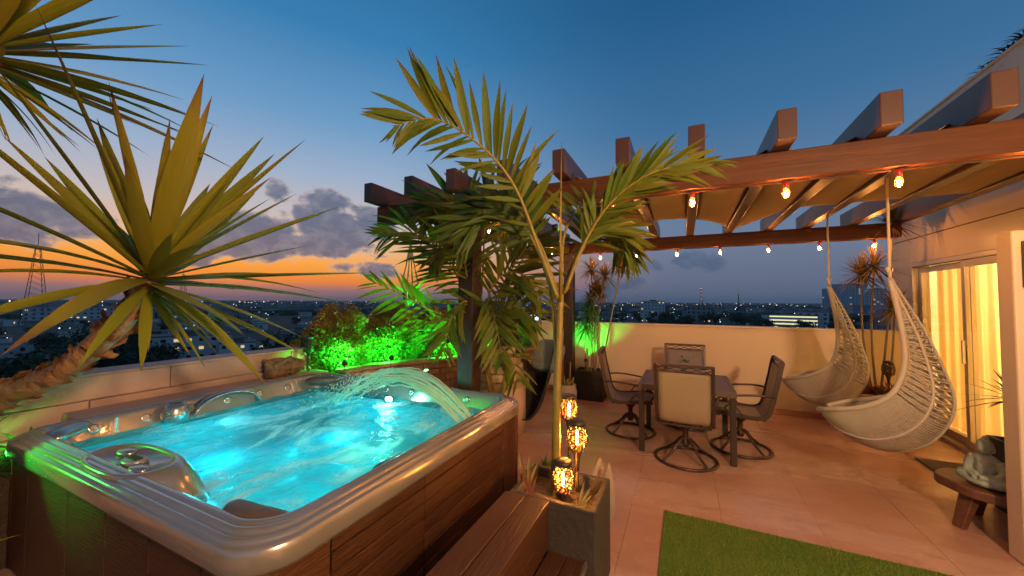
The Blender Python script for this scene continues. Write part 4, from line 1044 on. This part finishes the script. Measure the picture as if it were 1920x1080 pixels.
y2 = thing('yucca', 'taller yucca whose leaves hang in from above the leaning one', 'yucca', (-3.75, -.1, .55))
trunk(y2, [(-3.75, -.1, .5), (-3.4, .05, 1.1), (-2.95, .25, 1.9), (-2.66, .38, 2.5), (-2.62, .39, 2.6)], .08, .05, 5)
crown(y2, (-2.6, .40, 2.62), (.25, .1, 1), 100, .88, 14, (10, 150))
y3 = thing('yucca', 'short pale-trunked yucca beside the panelled side of the hot tub', 'yucca', (-1.78, .10, 0))
trunk(y3, [(-1.79, .06, -.0), (-1.78, .07, .35), (-1.79, .08, .62), (-1.80, .08, .82)], .055, .05, 8, 'bark_pale')
crown(y3, (-1.82, .06, .90), (-.5, -.35, .7), 12, .45, 15, (30, 120))
ypot = MB().lathe([(.12, 0), (.16, .1), (.15, .16), (.13, .16), (.12, .13), (.01, .13)], 20, (-1.79, .06, 0)).build('pot', 'pot_dark', y3, smooth=True)
# leafy plants in the lit bed
for k, (x, y) in enumerate(((-3.82, .86), (-3.80, .60), (-3.86, .98), (-3.8, .25))):
    t = thing('bed_fern', 'green lit fern in the planting bed by the low parapet', 'fern', (x, y, .55), group='ferns in the planting bed')
    rosette((x, y, .56), (0, 0, 1), 60, .36, .016, 'fern_leaf', t, 'fern_leaves', (5, 75), .45, 70 + k)

# dracaenas
def dracaena(t, base, tops, seed, mt='dracaena_leaf', L=.31):
    for k, (bx, by, top) in enumerate(tops):
        b = Vector((bx, by, base)); tp = Vector(top); mid = b.lerp(tp, .5) + Vector((.04 * math.sin(seed + k * 2), .0, 0))
        MB().tube(spline([b, mid, tp], 14), [.014 - .004 * i / 14 for i in range(15)], 7).build('stem', 'dracaena_stem', t, smooth=True)
        rosette(tp, (tp - mid).normalized(), 130, L, .0105, mt, t, spread=(3, 125), droop=.18, seed=seed * 10 + k)
d1 = thing('dracaena_planter', 'black weave planter box of tall dracaenas with a green spotlight', 'planter', (-1.45, 6.2, 0))
planter(-1.66, -1.19, 5.97, 6.36, .47, .03, 'black_weave', d1, .04)
dracaena(d1, .42, [(-1.28, 6.2, (-.93, 6.15, 2.15)), (-1.36, 6.22, (-1.19, 6.15, 2.02)), (-1.45, 6.25, (-1.42, 6.2, 2.13)), (-1.5, 6.18, (-1.36, 6.22, 1.78)), (-1.40, 6.28, (-1.30, 6.28, 1.75))], 3)
for k in range(5): rosette((-1.53 + .02 * k, 6.26, 1.15 + .13 * k), (-.1 + .1 * k, -.3, .4), 34, .36, .014, 'fern_leaf', d1, 'fern_leaves', (30, 120), .3, 130 + k)
for k in range(2): MB().tube([(-1.55 + .06 * k, 6.28, .42), (-1.53 + .05 * k, 6.27, 1.6)], .008, 6).build('stem', 'dracaena_stem', d1)
d2 = thing('dracaena_planter', 'low rusty brown planter of dracaenas in the corner by the sliding door', 'planter', (2.2, 6.15, 0))
m = MB(); m.loft([[(1.86 + a, 5.88 + a, z), (2.50 - a, 5.88 + a, z), (2.50 - a, 6.38 - a, z), (1.86 + a, 6.38 - a, z)] for a, z in ((.10, .0), (.0, .50), (.03, .50), (.05, .44))], True, True, True); m.build('pot', 'pot_brown', d2, bevel=.01)
dracaena(d2, .44, [(2.19, 6.22, (2.20, 6.2, 2.06)), (2.24, 6.25, (2.36, 6.15, 2.60)), (2.28, 6.2, (2.38, 6.2, 1.53)), (2.16, 6.25, (2.10, 6.28, 1.96))], 5, L=.38)
for k in range(7): rosette((1.95 + .075 * k, 6.0 + .04 * (k % 3), .48), (0, -.2, 1), 22, .22, .016, 'red_leaf' if k % 3 else 'dracaena_leaf', d2, 'red_leaves', (10, 80), .2, 160 + k)
bx = MB().box2(1.87, 1.95, 6.36, 6.431, .90, 1.0).build('wall_box', 'speaker_black', bevel=.006); tag(bx, 'small dark box mounted on the cream parapet wall behind the hanging chair', 'box')
wp = thing('round_pot', 'round pale pot of cut canes in front of the rear post', 'pot plant', (-1.70, 5.72, 0))
MB().lathe([(.09, 0), (.14, .05), (.155, .17), (.13, .27), (.14, .29), (.12, .29), (.11, .25), (.01, .25)], 28, (-1.70, 5.72, .0)).build('pot', 'pot_white', wp, smooth=True)
for k in range(13):
    a = k * 2.4; r = .025 + .006 * k; MB().tube([(-1.70 + r * math.cos(a), 5.72 + r * math.sin(a), .24), (-1.70 + r * 1.2 * math.cos(a) + .01, 5.72 + r * 1.2 * math.sin(a), .34 + (.30 if k == 3 else .02 * (k % 5)))], .012, 7).build('cane', 'palm_stem', wp, smooth=True)

# ================================================================== brick planter wall and hedge
path = spline([(-3.47, 2.97, 0), (-3.36, 3.5, 0), (-2.92, 4.3, 0), (-2.52, 5.2, 0), (-2.34, 5.85, 0), (-2.25, 6.42, 0)], 200)
acc = [0.0]
for i in range(200): acc.append(acc[-1] + (path[i + 1] - path[i]).length)
def on_path(s):
    s = min(max(s, 0), acc[-1] - 1e-4)
    for i in range(200):
        if acc[i + 1] >= s:
            t = (s - acc[i]) / (acc[i + 1] - acc[i]); return path[i].lerp(path[i + 1], t), (path[i + 1] - path[i]).normalized()
bw = thing('brick_planter_wall', 'curving low brick wall in front of the green lit hedge', 'wall', (-3, 4.5, 0))
bmesh_ = MB().obox((0, 0, 0), (.15, .05, .072)).mesh('brick', 'brick')
row = 0; z = .30
loopsA = []
for i in range(0, 201, 4):
    p, T = path[i], (path[min(i + 1, 200)] - path[max(i - 1, 0)]).normalized(); nrm = Vector((T.y, -T.x, 0))
    loopsA.append([tuple(p - nrm * .035 + Vector((0, 0, .0))), tuple(p - nrm * .035 + Vector((0, 0, .755))), tuple(p - nrm * .18 + Vector((0, 0, .755))), tuple(p - nrm * .18)])
m = MB(); m.loft(loopsA, True, True, True); m.build('core', 'screed', bw)
while z < .74:
    s = .08 * (row % 2)
    while s < acc[-1] - .08:
        p, T = on_path(s + .075); o = inst('brick', bmesh_, Matrix.Translation((p.x, p.y, z + .036)) @ Matrix.Rotation(math.atan2(T.y, T.x), 4, 'Z') @ Matrix.Translation((0, random.uniform(-.006, .006), 0))); adopt(o, bw)
        s += .158
    z += .080; row += 1
cop = []
for i in range(0, 201, 4):
    p, T = path[i], (path[min(i + 1, 200)] - path[max(i - 1, 0)]).normalized(); nrm = Vector((T.y, -T.x, 0))
    cop.append([tuple(p + nrm * .05 + Vector((0, 0, .782))), tuple(p + nrm * .05 + Vector((0, 0, .812))), tuple(p - nrm * .19 + Vector((0, 0, .812))), tuple(p - nrm * .19 + Vector((0, 0, .782)))])
m = MB(); m.loft(cop, True, True, True); m.build('coping', 'brick', bw, bevel=.006)
soil_p = [(p.x - .18 * ((path[min(i + 1, 200)] - path[max(i - 1, 0)]).normalized().y), p.y) for i, p in list(enumerate(path))[::8]]
struct(MB().prism([(-4.19, 6.43), (-4.19, 2.98)] + soil_p, -.005, .72).build('hedge_bed', 'soil'))
def shrub(label, c, rx, ry, h, n, seed):
    rd = random.Random(seed); x, y, z = c
    t = thing('hedge_shrub', label, 'shrub', c, group='shrubs of the green lit hedge')
    for nm, lo, hi, mt, cnt in (('foliage', 0, .72, 'hedge_green', n), ('warm_lit_tops', .42, 1.06, 'hedge_warm_lit', n * 2 // 3)):  # upper leaves carry the warm light as orange colour
        m = MB()
        for k in range(cnt):
            u = lerp(lo, hi, rd.random()); a = rd.uniform(0, 6.283); prof = math.sin(math.pi * min(1, .22 + .68 * u)) ** .6
            rr = (rd.random() ** .35) * prof * (1 + .38 * noise.noise((math.cos(a) * 2.2 + seed, math.sin(a) * 2.2, u * 5)))
            p = Vector((x + rx * rr * math.cos(a), y + ry * rr * math.sin(a), z + h * u * (1 + .22 * noise.noise((math.cos(a) * 1.6 + seed * 3, math.sin(a) * 1.6, 3)))))
            d = Vector((math.cos(a) + rd.uniform(-.8, .8), math.sin(a) + rd.uniform(-.8, .8), rd.uniform(-.2, 1.2))).normalized(); s_ = d.orthogonal().normalized(); s_.rotate(Quaternion(d, rd.uniform(0, 6.28)))
            l = rd.uniform(.02, .042); w = l * .30; b = len(m.v)
            m.v += [tuple(p), tuple(p + d * l * .5 + s_ * w), tuple(p + d * l), tuple(p + d * l * .5 - s_ * w)]; m.face([b, b + 1, b + 2, b + 3])
        stuff(m.build(nm, mt, t))
    for k in range(5):
        a = k * 1.26; MB().tube([(x + .04 * math.cos(a), y + .04 * math.sin(a), z - .03), (x + rx * .5 * math.cos(a), y + ry * .5 * math.sin(a), z + h * .7)], [.012, .004], 5).build('branch', 'tree_bark', t)
shrub('leafy hedge shrub with warm-light tinted tips closest to the ledge torch', (-3.97, 3.30, .70), .42, .44, .74, 12000, 1)
shrub('leafy hedge shrub next to the gap, in the middle of the brick planter', (-3.72, 3.96, .70), .42, .42, .76, 11000, 2)
shrub('leafy hedge shrub behind the bushy palm and dark post', (-3.40, 4.60, .70), .42, .42, .73, 9000, 3)
shrub('leafy hedge shrub half hidden by the black hammock chair', (-2.98, 5.2, .70), .34, .38, .66, 5000, 4)
shrub('leafy hedge shrub in the corner of the parapet wall', (-2.72, 5.9, .70), .32, .36, .60, 4000, 5)
# green garden spotlights
def spot(label, p, aim, e, size=110, vis=True, col=(.03, 1.0, .06)):
    t = thing('garden_spotlight', label, 'spotlight', p, group='green garden spotlights')
    x, y, z = p; d = (Vector(aim) - Vector(p)).normalized(); M = d.to_track_quat('Z', 'Y').to_matrix()
    m = MB(); loops = [[tuple(Vector(p) + M @ Vector((r * math.cos(a), r * math.sin(a), q))) for a in [2 * math.pi * k / 14 for k in range(14)]] for r, q in ((.012, -.05), (.026, -.04), (.030, .0), (.027, .0), (.02, -.012))]
    m.loft(loops, True, True, False); m.build('housing', 'cable', t, smooth=True)
    lens = MB(); lens.loft([[tuple(Vector(p) + M @ Vector((r * math.cos(a), r * math.sin(a), q))) for a in [2 * math.pi * k / 12 for k in range(12)]] for r, q in ((.022, -.010), (.018, -.006), (.004, -.004))], True, False, True)
    lens.build('lens', 'green_led', t, smooth=True)
    MB().tube([(x, y, .0 if y < .3 else z - .14), (x, y, z - .03)], .005, 6).build('stake', 'cable', t)
    light('spot_beam', 'SPOT', tuple(Vector(p) + d * .02), e, col, t, .02, size, aim)
spot('green spotlight at the foot of the hedge shrub by the ledge torch', (-3.50, 3.00, .90), (-4.0, 3.25, 1.12), 80, 160)
spot('green spotlight in the brick planter at the hedge gap', (-3.30, 3.52, .90), (-3.8, 3.75, 1.12), 90, 160)
spot('green spotlight in the brick planter behind the dark post', (-2.93, 4.22, .90), (-3.4, 4.5, 1.12), 80, 160)
spot('green spotlight in the brick planter near the hammock chair', (-2.56, 5.00, .90), (-3.0, 5.3, 1.1), 70, 160)
spot('green spotlight lighting the parapet wall from the dracaena box', (-1.475, 6.03, .66), (-1.47, 6.36, 1.3), 48, 110)
spot('green spotlight in the fern bed by the yucca root', (-3.90, .72, .60), (-3.74, .84, .85), 16, 110)
spot('green spotlight staked on the floor before the panelled tub side', (-3.25, .29, .98), (-2.90, .76, .79), 55, 60)
spot('green spotlight shining up at the fronds round the dark post', (-2.32, 2.96, .92), (-2.22, 2.62, 2.1), 190, 70)
spot('green spotlight fixed behind the palm fronds under the front beam', (-1.0, 3.06, 2.25), (-.6, 3.3, 2.3), 4, 120)

# ================================================================== corner: stone basin, hammock chair, hanger, driftwood
sb = thing('stone_planter_stack', 'stacked stone planter on a flat slab beside the bushy palm', 'planter', (-2.12, 4.15, 0))
rdm = random.Random(5)
MB().lathe([(.34, 0), (.34, .57)], 22, (-2.12, 4.15, 0)).build('pedestal', 'parapet_stone', sb, smooth=True)
MB().lathe([(.36, .571), (.385, .58), (.385, .625), (.36, .635)], 26, (-2.12, 4.15, 0)).build('slab', 'stone', sb, bevel=.004)
for rw in range(4):
    n = 11 - rw; r = .27 - .012 * rw * rw
    for k in range(n):
        a = 2 * math.pi * (k + .5 * (rw % 2)) / n + rdm.uniform(-.05, .05)
        MB().obox((-2.12 + r * math.cos(a), 4.15 + r * math.sin(a), .637 + .048 + rw * .096), (.09, 2 * math.pi * r / n - .012, .088), Matrix.Rotation(a, 3, 'Z') @ Matrix.Rotation(rdm.uniform(-.06, .06), 3, 'X')).build('stone', 'stone', sb, bevel=.014)
MB().lathe([(.20, .64), (.20, .99)], 18, (-2.12, 4.15, 0)).build('core', 'soil', sb)
hc = thing('hammock_chair', 'black cloth hammock chair slung under the side beam with a grey cushion', 'hammock chair', (-1.8, 4.45, 0))
def hammock():
    m = MB(); loops = []
    for i in range(25):
        u = i / 24 * 2 - 1                      # left edge to right edge
        lp = []
        for j in range(15):
            v = j / 14                          # front to back
            x = -1.80 + .47 * math.copysign(abs(u) ** .8, u) * (1 - .20 * math.sin(math.pi * v)); y = lerp(4.10, 4.75, v) + .12 * u * u * (.5 - v)
            zz = .18 + 1.25 * abs(u) ** 2.1 + .5 * v * v - .10 * math.sin(math.pi * v) + .02 * noise.noise((u * 5, v * 6, 1))
            lp.append((x, y, zz))
        loops.append(lp)
    m.loft(loops, False); o = m.build('cloth', 'cloth_black', hc, smooth=True); md = o.modifiers.new('thick', 'SOLIDIFY'); md.thickness = .012
    for s in (-1, 1):
        for v in (0, 1): MB().tube([(-1.80 + s * .46, 4.15 + .5 * v, 1.42 + .45 * v), (-1.80 + s * .10, 4.45, 2.20)], .008, 5).build('rope', 'cable', hc)
    MB().tube([(-1.80, 4.45, 2.18), (-1.80, 4.45, 2.40)], .012, 6).build('rope', 'cable', hc)
    MB().tube([(-1.93, 4.45, 2.19), (-1.67, 4.45, 2.19)], .014, 8).build('spreader_bar', 'bronze_metal', hc)
hammock()
cu = MB()
loops = []
M_ = Matrix.Rotation(R(-20), 3, 'Z') @ Matrix.Rotation(R(62), 3, 'X')
for j in range(9):
    q = -1 + 2 * j / 8
    loops.append([tuple(Vector((-1.60, 4.52, .90)) + M_ @ Vector((.21 * math.copysign(abs(math.cos(a)) ** .55, math.cos(a)) * (1 - .25 * abs(q) ** 4), .21 * math.copysign(abs(math.sin(a)) ** .55, math.sin(a)) * (1 - .25 * abs(q) ** 4), .075 * math.sin(q * math.pi / 2)))) for a in [2 * math.pi * k / 28 for k in range(28)]])
cu.loft(loops, True, True, True); o = cu.build('cushion', 'cushion', smooth=True); tag(o, 'square grey green cushion resting in the black hammock chair', 'cushion')
mc = thing('macrame_hanger', 'thin rope plant hanger under the left end of the front beam', 'plant hanger', (-2.53, 2.94, 2.4))
MB().tube([(-2.53, 2.94, 2.41), (-2.52, 2.94, 2.22)], .004, 5).build('cord', 'rope', mc)
for k in range(4):
    a = k * 1.57 + .4; c, s = math.cos(a), math.sin(a)
    MB().tube(spline([(-2.52, 2.94, 2.22), (-2.52 + .035 * c, 2.94 + .035 * s, 2.0), (-2.52 + .075 * c, 2.94 + .075 * s, 1.80), (-2.52 + .08 * c, 2.94 + .08 * s, 1.66), (-2.52 + .03 * c, 2.94 + .03 * s, 1.55)], 14), [.006 + .004 * (i % 3 == 0) for i in range(15)], 5).build('strand', 'rope', mc)
hp = thing('hanging_pot', 'small dark pot of drooping leaves held in the rope hanger', 'pot plant', (-2.52, 2.94, 1.57))
MB().lathe([(.03, 1.565), (.06, 1.58), (.072, 1.68), (.068, 1.68), (.055, 1.65), (.01, 1.65)], 18, (-2.52, 2.94, 0)).build('pot', 'pot_dark', hp, smooth=True)
for k in range(9):
    a = k * 2.4; place('leaf', yl[1], orient((-2.52, 2.94, 1.65), (math.cos(a), math.sin(a), random.uniform(.1, .9)), (0, 0, 1), random.uniform(.26, .4), .5), hp)
dw = thing('driftwood', 'gnarled driftwood root lying on the ledge against the low parapet', 'driftwood', (-3.82, 2.45, .805))
rdm = random.Random(2)
m = MB()
for k in range(9):
    a = rdm.uniform(0, 6.28); p0 = Vector((-3.80, 2.48 + rdm.uniform(-.16, .16), .86)); p2_ = p0 + Vector((rdm.uniform(-.08, .13), rdm.uniform(-.28, .28), rdm.uniform(-.02, .14))); p1_ = (p0 + p2_) / 2 + Vector((0, 0, rdm.uniform(.0, .06)))
    m.tube(spline([p0, p1_, p2_], 9), [lerp(rdm.uniform(.05, .075), .012, i / 9) * (1 + .25 * noise.noise((i, k, 0))) for i in range(10)], 9)
m.build('root', 'driftwood', dw, smooth=True)
# standing lamp added behind the camera, for the unseen source lighting the terrace
fl = thing('added_lamp', 'added standing lamp with a warm globe, out of view on the near side of the terrace', 'lamp', (1.6, -.25, 0))
MB().lathe([(.16, 0), (.16, .02), (.03, .04), (.015, .06), (.015, 2.2), (.05, 2.22)], 20, (1.6, -.25, 0)).build('pole', 'dark_metal', fl, smooth=True)
MB().ell((1.6, -.25, 2.36), (.14, .14, .14), 16, 10).build('globe', 'lamp_globe', fl, smooth=True)
# ================================================================== the city below
GZ = -30.0
def pol(az_, d): a = R(az_); return (-math.sin(a) * d, math.cos(a) * d)
struct(MB().loft([[(30000 * math.cos(a), 30000 * math.sin(a), GZ) for a in [2 * math.pi * k / 64 for k in range(64)]]] , True, False, True).build('ground', 'ground'))
rc = random.Random(12)
def building(label, az_, d, w, dep, h, mt, rz=None, floors=0, cols=0, lit=.15, name='building', group=None, roofbits=True, bands=False):
    x, y = pol(az_, d); t = thing(name, label, 'building', (x, y, GZ), R(az_) if rz is None else rz, group)
    b = lambda m, n, mm: m.build(n, mm, t, world=False)
    b(MB().box2(-w / 2, w / 2, -dep / 2, dep / 2, 0, h), 'wall', mt)
    r = MB(); r.box2(-w / 2 - .15, w / 2 + .15, -dep / 2 - .15, dep / 2 + .15, h, h + .5)
    if roofbits: r.box2(-w * .12, w * .16, -dep * .1, dep * .2, h + .5, h + 2.4)
    b(r, 'roof', 'roof_dark')
    for fl_ in range(floors):
        z0 = h / floors * (fl_ + .38); z1 = h / floors * (fl_ + .74)
        if bands:
            b(MB().box2(-w / 2 + .6, w / 2 - .6, -dep / 2 - .06, -dep / 2 + .02, z0, z1), 'lit_deck', 'deck_lit'); continue
        for c in range(cols):
            x0 = -w / 2 + w / cols * (c + .30); x1 = x0 + w / cols * .40
            b(MB().box2(x0, x1, -dep / 2 - .05, -dep / 2 + .02, z0, z1), 'window', 'window_lit' if rc.random() < lit else 'window_dark')
    return t
building('white stepped apartment block below the low parapet among dark trees', 66.2, 230, 30, 16, 15, 'concrete_white', floors=4, cols=7, lit=.12)
building('lower white annex beside the stepped apartment block', 61.6, 225, 14, 14, 11, 'concrete_white', floors=3, cols=4, lit=.2)
building('grey house with flat roofs beyond the round dark tree', 55.0, 260, 20, 14, 13, 'concrete_grey', floors=3, cols=5, lit=.1)
building('pale office block with antennas on its roof beyond the parapet wall', 4.2, 700, 40, 25, 33, 'concrete_white', floors=6, cols=7, lit=.08)
building('wide grey block with a dark upper storey beyond the dining table', -1.8, 640, 34, 22, 25, 'concrete_grey', floors=4, cols=5, lit=.05)
building('parking structure with brightly lit open decks', -12.2, 560, 46, 30, 17, 'concrete_white', floors=4, cols=1, bands=True, roofbits=False)
building('white block standing against the lit parking structure', -14.1, 580, 30, 26, 20, 'concrete_white', floors=4, cols=4, lit=.1)
building('tall grey hotel slab in the hazy distance near the house corner', -17.4, 1500, 78, 40, 88, 'hotel_face', floors=14, cols=12, lit=.12)
building('tall slender tower next to the hotel slab', -15.6, 1600, 32, 30, 78, 'hotel_face', floors=12, cols=5, lit=.12)
building('second broad hotel block right beside the slab, closest to the house', -19.6, 1400, 40, 36, 70, 'hotel_face', floors=11, cols=6, lit=.2)
building('flat warehouse with a pale roof far beyond the leaning yucca', 74.5, 900, 110, 60, 18, 'concrete_white', floors=3, cols=16, lit=.12)
sg = building('dark blue shop building carrying a white lit sign', 21.3, 480, 36, 20, 12, 'window_dark', floors=0)
for k in range(9): MB().box2(-7 + 1.55 * k, -7 + 1.55 * k + (1.0 if k % 3 else 1.25), -10.3, -10.1, 12.8, 14.4).build('sign_letter', 'sign_white', sg, world=False)
MB().prism([(-1.6, -10.25), (2.4, -10.25), (2.4, -10.1), (-1.6, -10.1)], 7.5, 10.6).build('sign_emblem', 'sign_white', sg, world=False)
MB().loft([[(-2.2, -10.25, 10.6), (3.0, -10.25, 10.6), (.4, -10.25, 12.3)], [(-2.2, -10.1, 10.6), (3.0, -10.1, 10.6), (.4, -10.1, 12.3)]], True, True, True).build('sign_emblem', 'sign_white', sg, world=False)
# ordinary houses
wm_ = [MB().box2(-.5, .5, -.5, .5, 0, 1).mesh('house_wall', mt) for mt in ('concrete_white', 'concrete_grey')]
rm_ = MB().box2(-.52, .52, -.52, .52, 1, 1.06).mesh('house_roof', 'roof_dark')
wn_ = [MB().box2(-.05, .05, -.506, -.498, .42, .70).mesh('house_window', mt) for mt in ('window_dark', 'window_lit')]
for k in range(190):
    az_ = rc.uniform(33, 96) if k < 110 else rc.uniform(-27, 30); d = rc.uniform(190, 900) if az_ > 33 else rc.uniform(430, 1100)
    x, y = pol(az_, d); w, dp_, h = rc.uniform(9, 20), rc.uniform(8, 16), rc.choice((4, 4.5, 7, 7.5, 8, 10))
    grey = rc.random() < .4; lits = [rc.random() < .10 for c in range(3)]; shows = [rc.random() < .8 for c in range(3)]
    lit_ = any(p_ and q_ for p_, q_ in zip(lits, shows))
    where = 'beyond the low stone-faced parapet' if az_ > 33 else 'beyond the cream parapet wall'
    desc = ('single-storey ' if h < 6 else 'two-storey ' if h < 9 else 'three-storey ') + ('grey' if grey else 'white') + ' flat-roofed house ' + ('with a lit window ' if lit_ else 'with dark windows ') + where
    o = thing('city_house', desc, 'building', (x, y, GZ), R(az_ + rc.uniform(-40, 40)), desc.replace(' house ', ' houses '))
    S_ = Matrix.Diagonal((w, dp_, h, 1))
    inst('wall', wm_[grey], S_, o); inst('roof', rm_, S_, o)
    for c in range(3):
        if shows[c]: inst('window', wn_[lits[c]], S_ @ Matrix.Translation((-.32 + .32 * c, 0, 0)), o)
# trees
def tree_meshes(seed):
    rd = random.Random(seed); m = MB(); cl = []
    for k in range(11): cl.append((Vector((rd.gauss(0, 2.0), rd.gauss(0, 2.0), rd.uniform(3.6, 8.4))), rd.uniform(1.4, 2.5)))
    for k in range(900):
        c, r = cl[k % 11]; d = Vector((rd.gauss(0, 1), rd.gauss(0, 1), rd.gauss(0, .8))).normalized(); p = c + d * r * rd.uniform(.6, 1.05)
        n = (d + Vector((rd.uniform(-.7, .7), rd.uniform(-.7, .7), rd.uniform(-.7, .7)))).normalized(); a = n.orthogonal().normalized(); b_ = n.cross(a); s_ = rd.uniform(.25, .6); b = len(m.v)
        m.v += [tuple(p + a * s_), tuple(p + b_ * s_ * .7), tuple(p - a * s_), tuple(p - b_ * s_ * .7)]; m.face([b, b + 1, b + 2, b + 3])
    t = MB(); t.tube([(0, 0, 0), (.1, 0, 2), (0, .1, 4.6)], [.38, .28, .16], 7)
    for k in range(4): a = k * 1.6; t.tube([(0, .05, 3.2), (1.3 * math.cos(a), 1.3 * math.sin(a), 5.6)], [.15, .05], 5)
    return m.mesh('tree_crown', 'tree_leaf'), t.mesh('tree_trunk', 'tree_bark')
TM = [tree_meshes(s) for s in (1, 2, 3, 4)]
def tree(az_, d, s, lab=None, grp=None):
    if lab is None:
        lab = ('big spreading' if s > 1.45 else 'middling' if s > 1.1 else 'small') + ' dark broadleaf tree ' + ('beyond the low stone-faced parapet' if az_ > 33 else 'beyond the cream parapet wall'); grp = lab.replace(' tree ', ' trees ')
    x, y = pol(az_, d); o = thing('city_tree', lab, 'tree', (x, y, GZ), rc.uniform(0, 6.28), grp); c, t = TM[rc.randrange(4)]
    inst('crown', c, Matrix.Scale(s, 4), o); inst('trunk', t, Matrix.Scale(s, 4), o)
tree(57.2, 175, 2.0, 'big round dark tree just beyond the end of the low parapet', None)
for k in range(44): tree(rc.uniform(66, 97), rc.uniform(150, 330), rc.uniform(1.0, 1.9))
for k in range(60): tree(rc.uniform(34, 96), rc.uniform(180, 620), rc.uniform(.8, 1.5))
for k in range(90): tree(rc.uniform(-26, 30), rc.uniform(400, 760), rc.uniform(.9, 1.7))
tree(2.2, 470, 2.1, 'wide dark tree standing in front of the pale office block', None); tree(-.5, 450, 1.8)
# what nobody could count: the far sprawl, far woods and the lights
m = MB(); m2 = MB()
for k in range(4200):
    az_ = rc.uniform(-34, 100); d = 900 + 9000 * rc.random() ** 1.8; x, y = pol(az_, d); w = rc.uniform(10, 34); h = rc.choice((4, 6, 8, 8, 12, 18)) * (1.5 if rc.random() < .06 else 1)
    if rc.random() < .55: m.box2(x - w / 2, x + w / 2, y - w / 2, y + w / 2, GZ, GZ + h)
    else:
        for q in range(3): m2.ell((x + rc.uniform(-20, 20), y + rc.uniform(-20, 20), GZ + 3), (rc.uniform(8, 20), rc.uniform(8, 20), rc.uniform(6, 12)), 6, 4)
stuff(m.build('distant_town', 'far_town')); stuff(m2.build('distant_woods', 'tree_leaf'))
for o, lab, cat in ((bpy.data.objects['distant_town'], 'low sprawl of tiny far-off buildings reaching the horizon', 'town'), (bpy.data.objects['distant_woods'], 'dark far-off woods between the buildings', 'woods')): tag(o, lab, cat)
for nm, mt, cnt, lab in (('warm_city_lights', 'city_warm', 380, 'warm pinpoint street lights scattered over the dusk city'), ('white_city_lights', 'city_white', 230, 'cool white pinpoint lights scattered over the dusk city'), ('green_city_lights', 'city_green', 70, 'greenish pinpoint lights among the city trees'), ('red_city_lights', 'city_red', 50, 'red pinpoint lights on the far roads')):
    m = MB()
    for k in range(cnt):
        az_ = rc.uniform(-32, 98); d = (260 if az_ > 33 else 520) + 6500 * rc.random() ** 2.2; x, y = pol(az_, d); s_ = d * rc.choice((.0004, .0005, .0005, .0006, .0007, .0010)); z = GZ + rc.uniform(6, 14) + d * .0008
        b = len(m.v); m.v += [(x + s_, y, z), (x, y + s_, z), (x - s_, y, z), (x, y - s_, z), (x, y, z + s_), (x, y, z - s_)]
        for q in ((0, 1, 4), (1, 2, 4), (2, 3, 4), (3, 0, 4), (1, 0, 5), (2, 1, 5), (3, 2, 5), (0, 3, 5)): m.face([b + i for i in q])
    tag(stuff(m.build(nm, mt)), lab, 'lights')
def mast(label, az_, d, h, w, n, beac=True):
    x, y = pol(az_, d); t = thing('radio_mast', label, 'mast', (x, y, GZ)); m = MB(); r = d * .00038
    ww = lambda z: w * (1 - .85 * (z / h)) + .3
    for sx in (-1, 1):
        for sy in (-1, 1): m.tube([(sx * ww(h * i / n), sy * ww(h * i / n), h * i / n) for i in range(n + 1)], r, 4)
    for i in range(n):
        z0, z1 = h * i / n, h * (i + 1) / n; a, b = ww(z0), ww(z1)
        for s in (-1, 1): m.tube([(-a, s * a, z0), (b, s * b, z1)], r * .6, 3); m.tube([(s * a, a, z0), (s * b, -b, z1)], r * .6, 3)
    m.tube([(0, 0, h), (0, 0, h * 1.18)], r, 4); m.build('lattice', 'tower_steel', t, world=False)
    if beac:
        for q in (.55, .75, .9, 1.05) if beac == 2 else (.86,):
            MB().ell((0, 0, h * q), (r * 2.4, r * 2.4, r * 2.4), 6, 4).build('beacon', 'city_red', t, world=False)
mast('tall lattice radio mast seen through the yucca leaves at the horizon', 77.4, 700, 92, 9, 14)
mast('lattice radio mast right behind the crown of the leaning yucca', 66.9, 1100, 88, 8, 12)
mast('lattice mast with a row of red beacons beyond the parapet wall', -2.1, 1500, 78, 6, 10, 2)
mast('thin lattice mast standing alone at the horizon', -6.5, 2600, 75, 4, 8, False)

# the evening haze over the city
hz = MB().box2(-14000, 14000, -14000, 14000, GZ - 1, 110).build('haze', 'cable')
hz.data.materials.clear()
hm = bpy.data.materials.new('haze'); hm.use_nodes = True; hm.node_tree.nodes.clear()
pv = hm.node_tree.nodes.new('ShaderNodeVolumePrincipled'); pv.inputs['Color'].default_value = (.80, .86, .95, 1); pv.inputs['Density'].default_value = .00005; pv.inputs['Anisotropy'].default_value = .2
ho = hm.node_tree.nodes.new('ShaderNodeOutputMaterial'); hm.node_tree.links.new(pv.outputs[0], ho.inputs['Volume'])
hz.data.materials.append(hm); stuff(hz); tag(hz, 'thin bluish evening haze hanging over the city', 'haze')
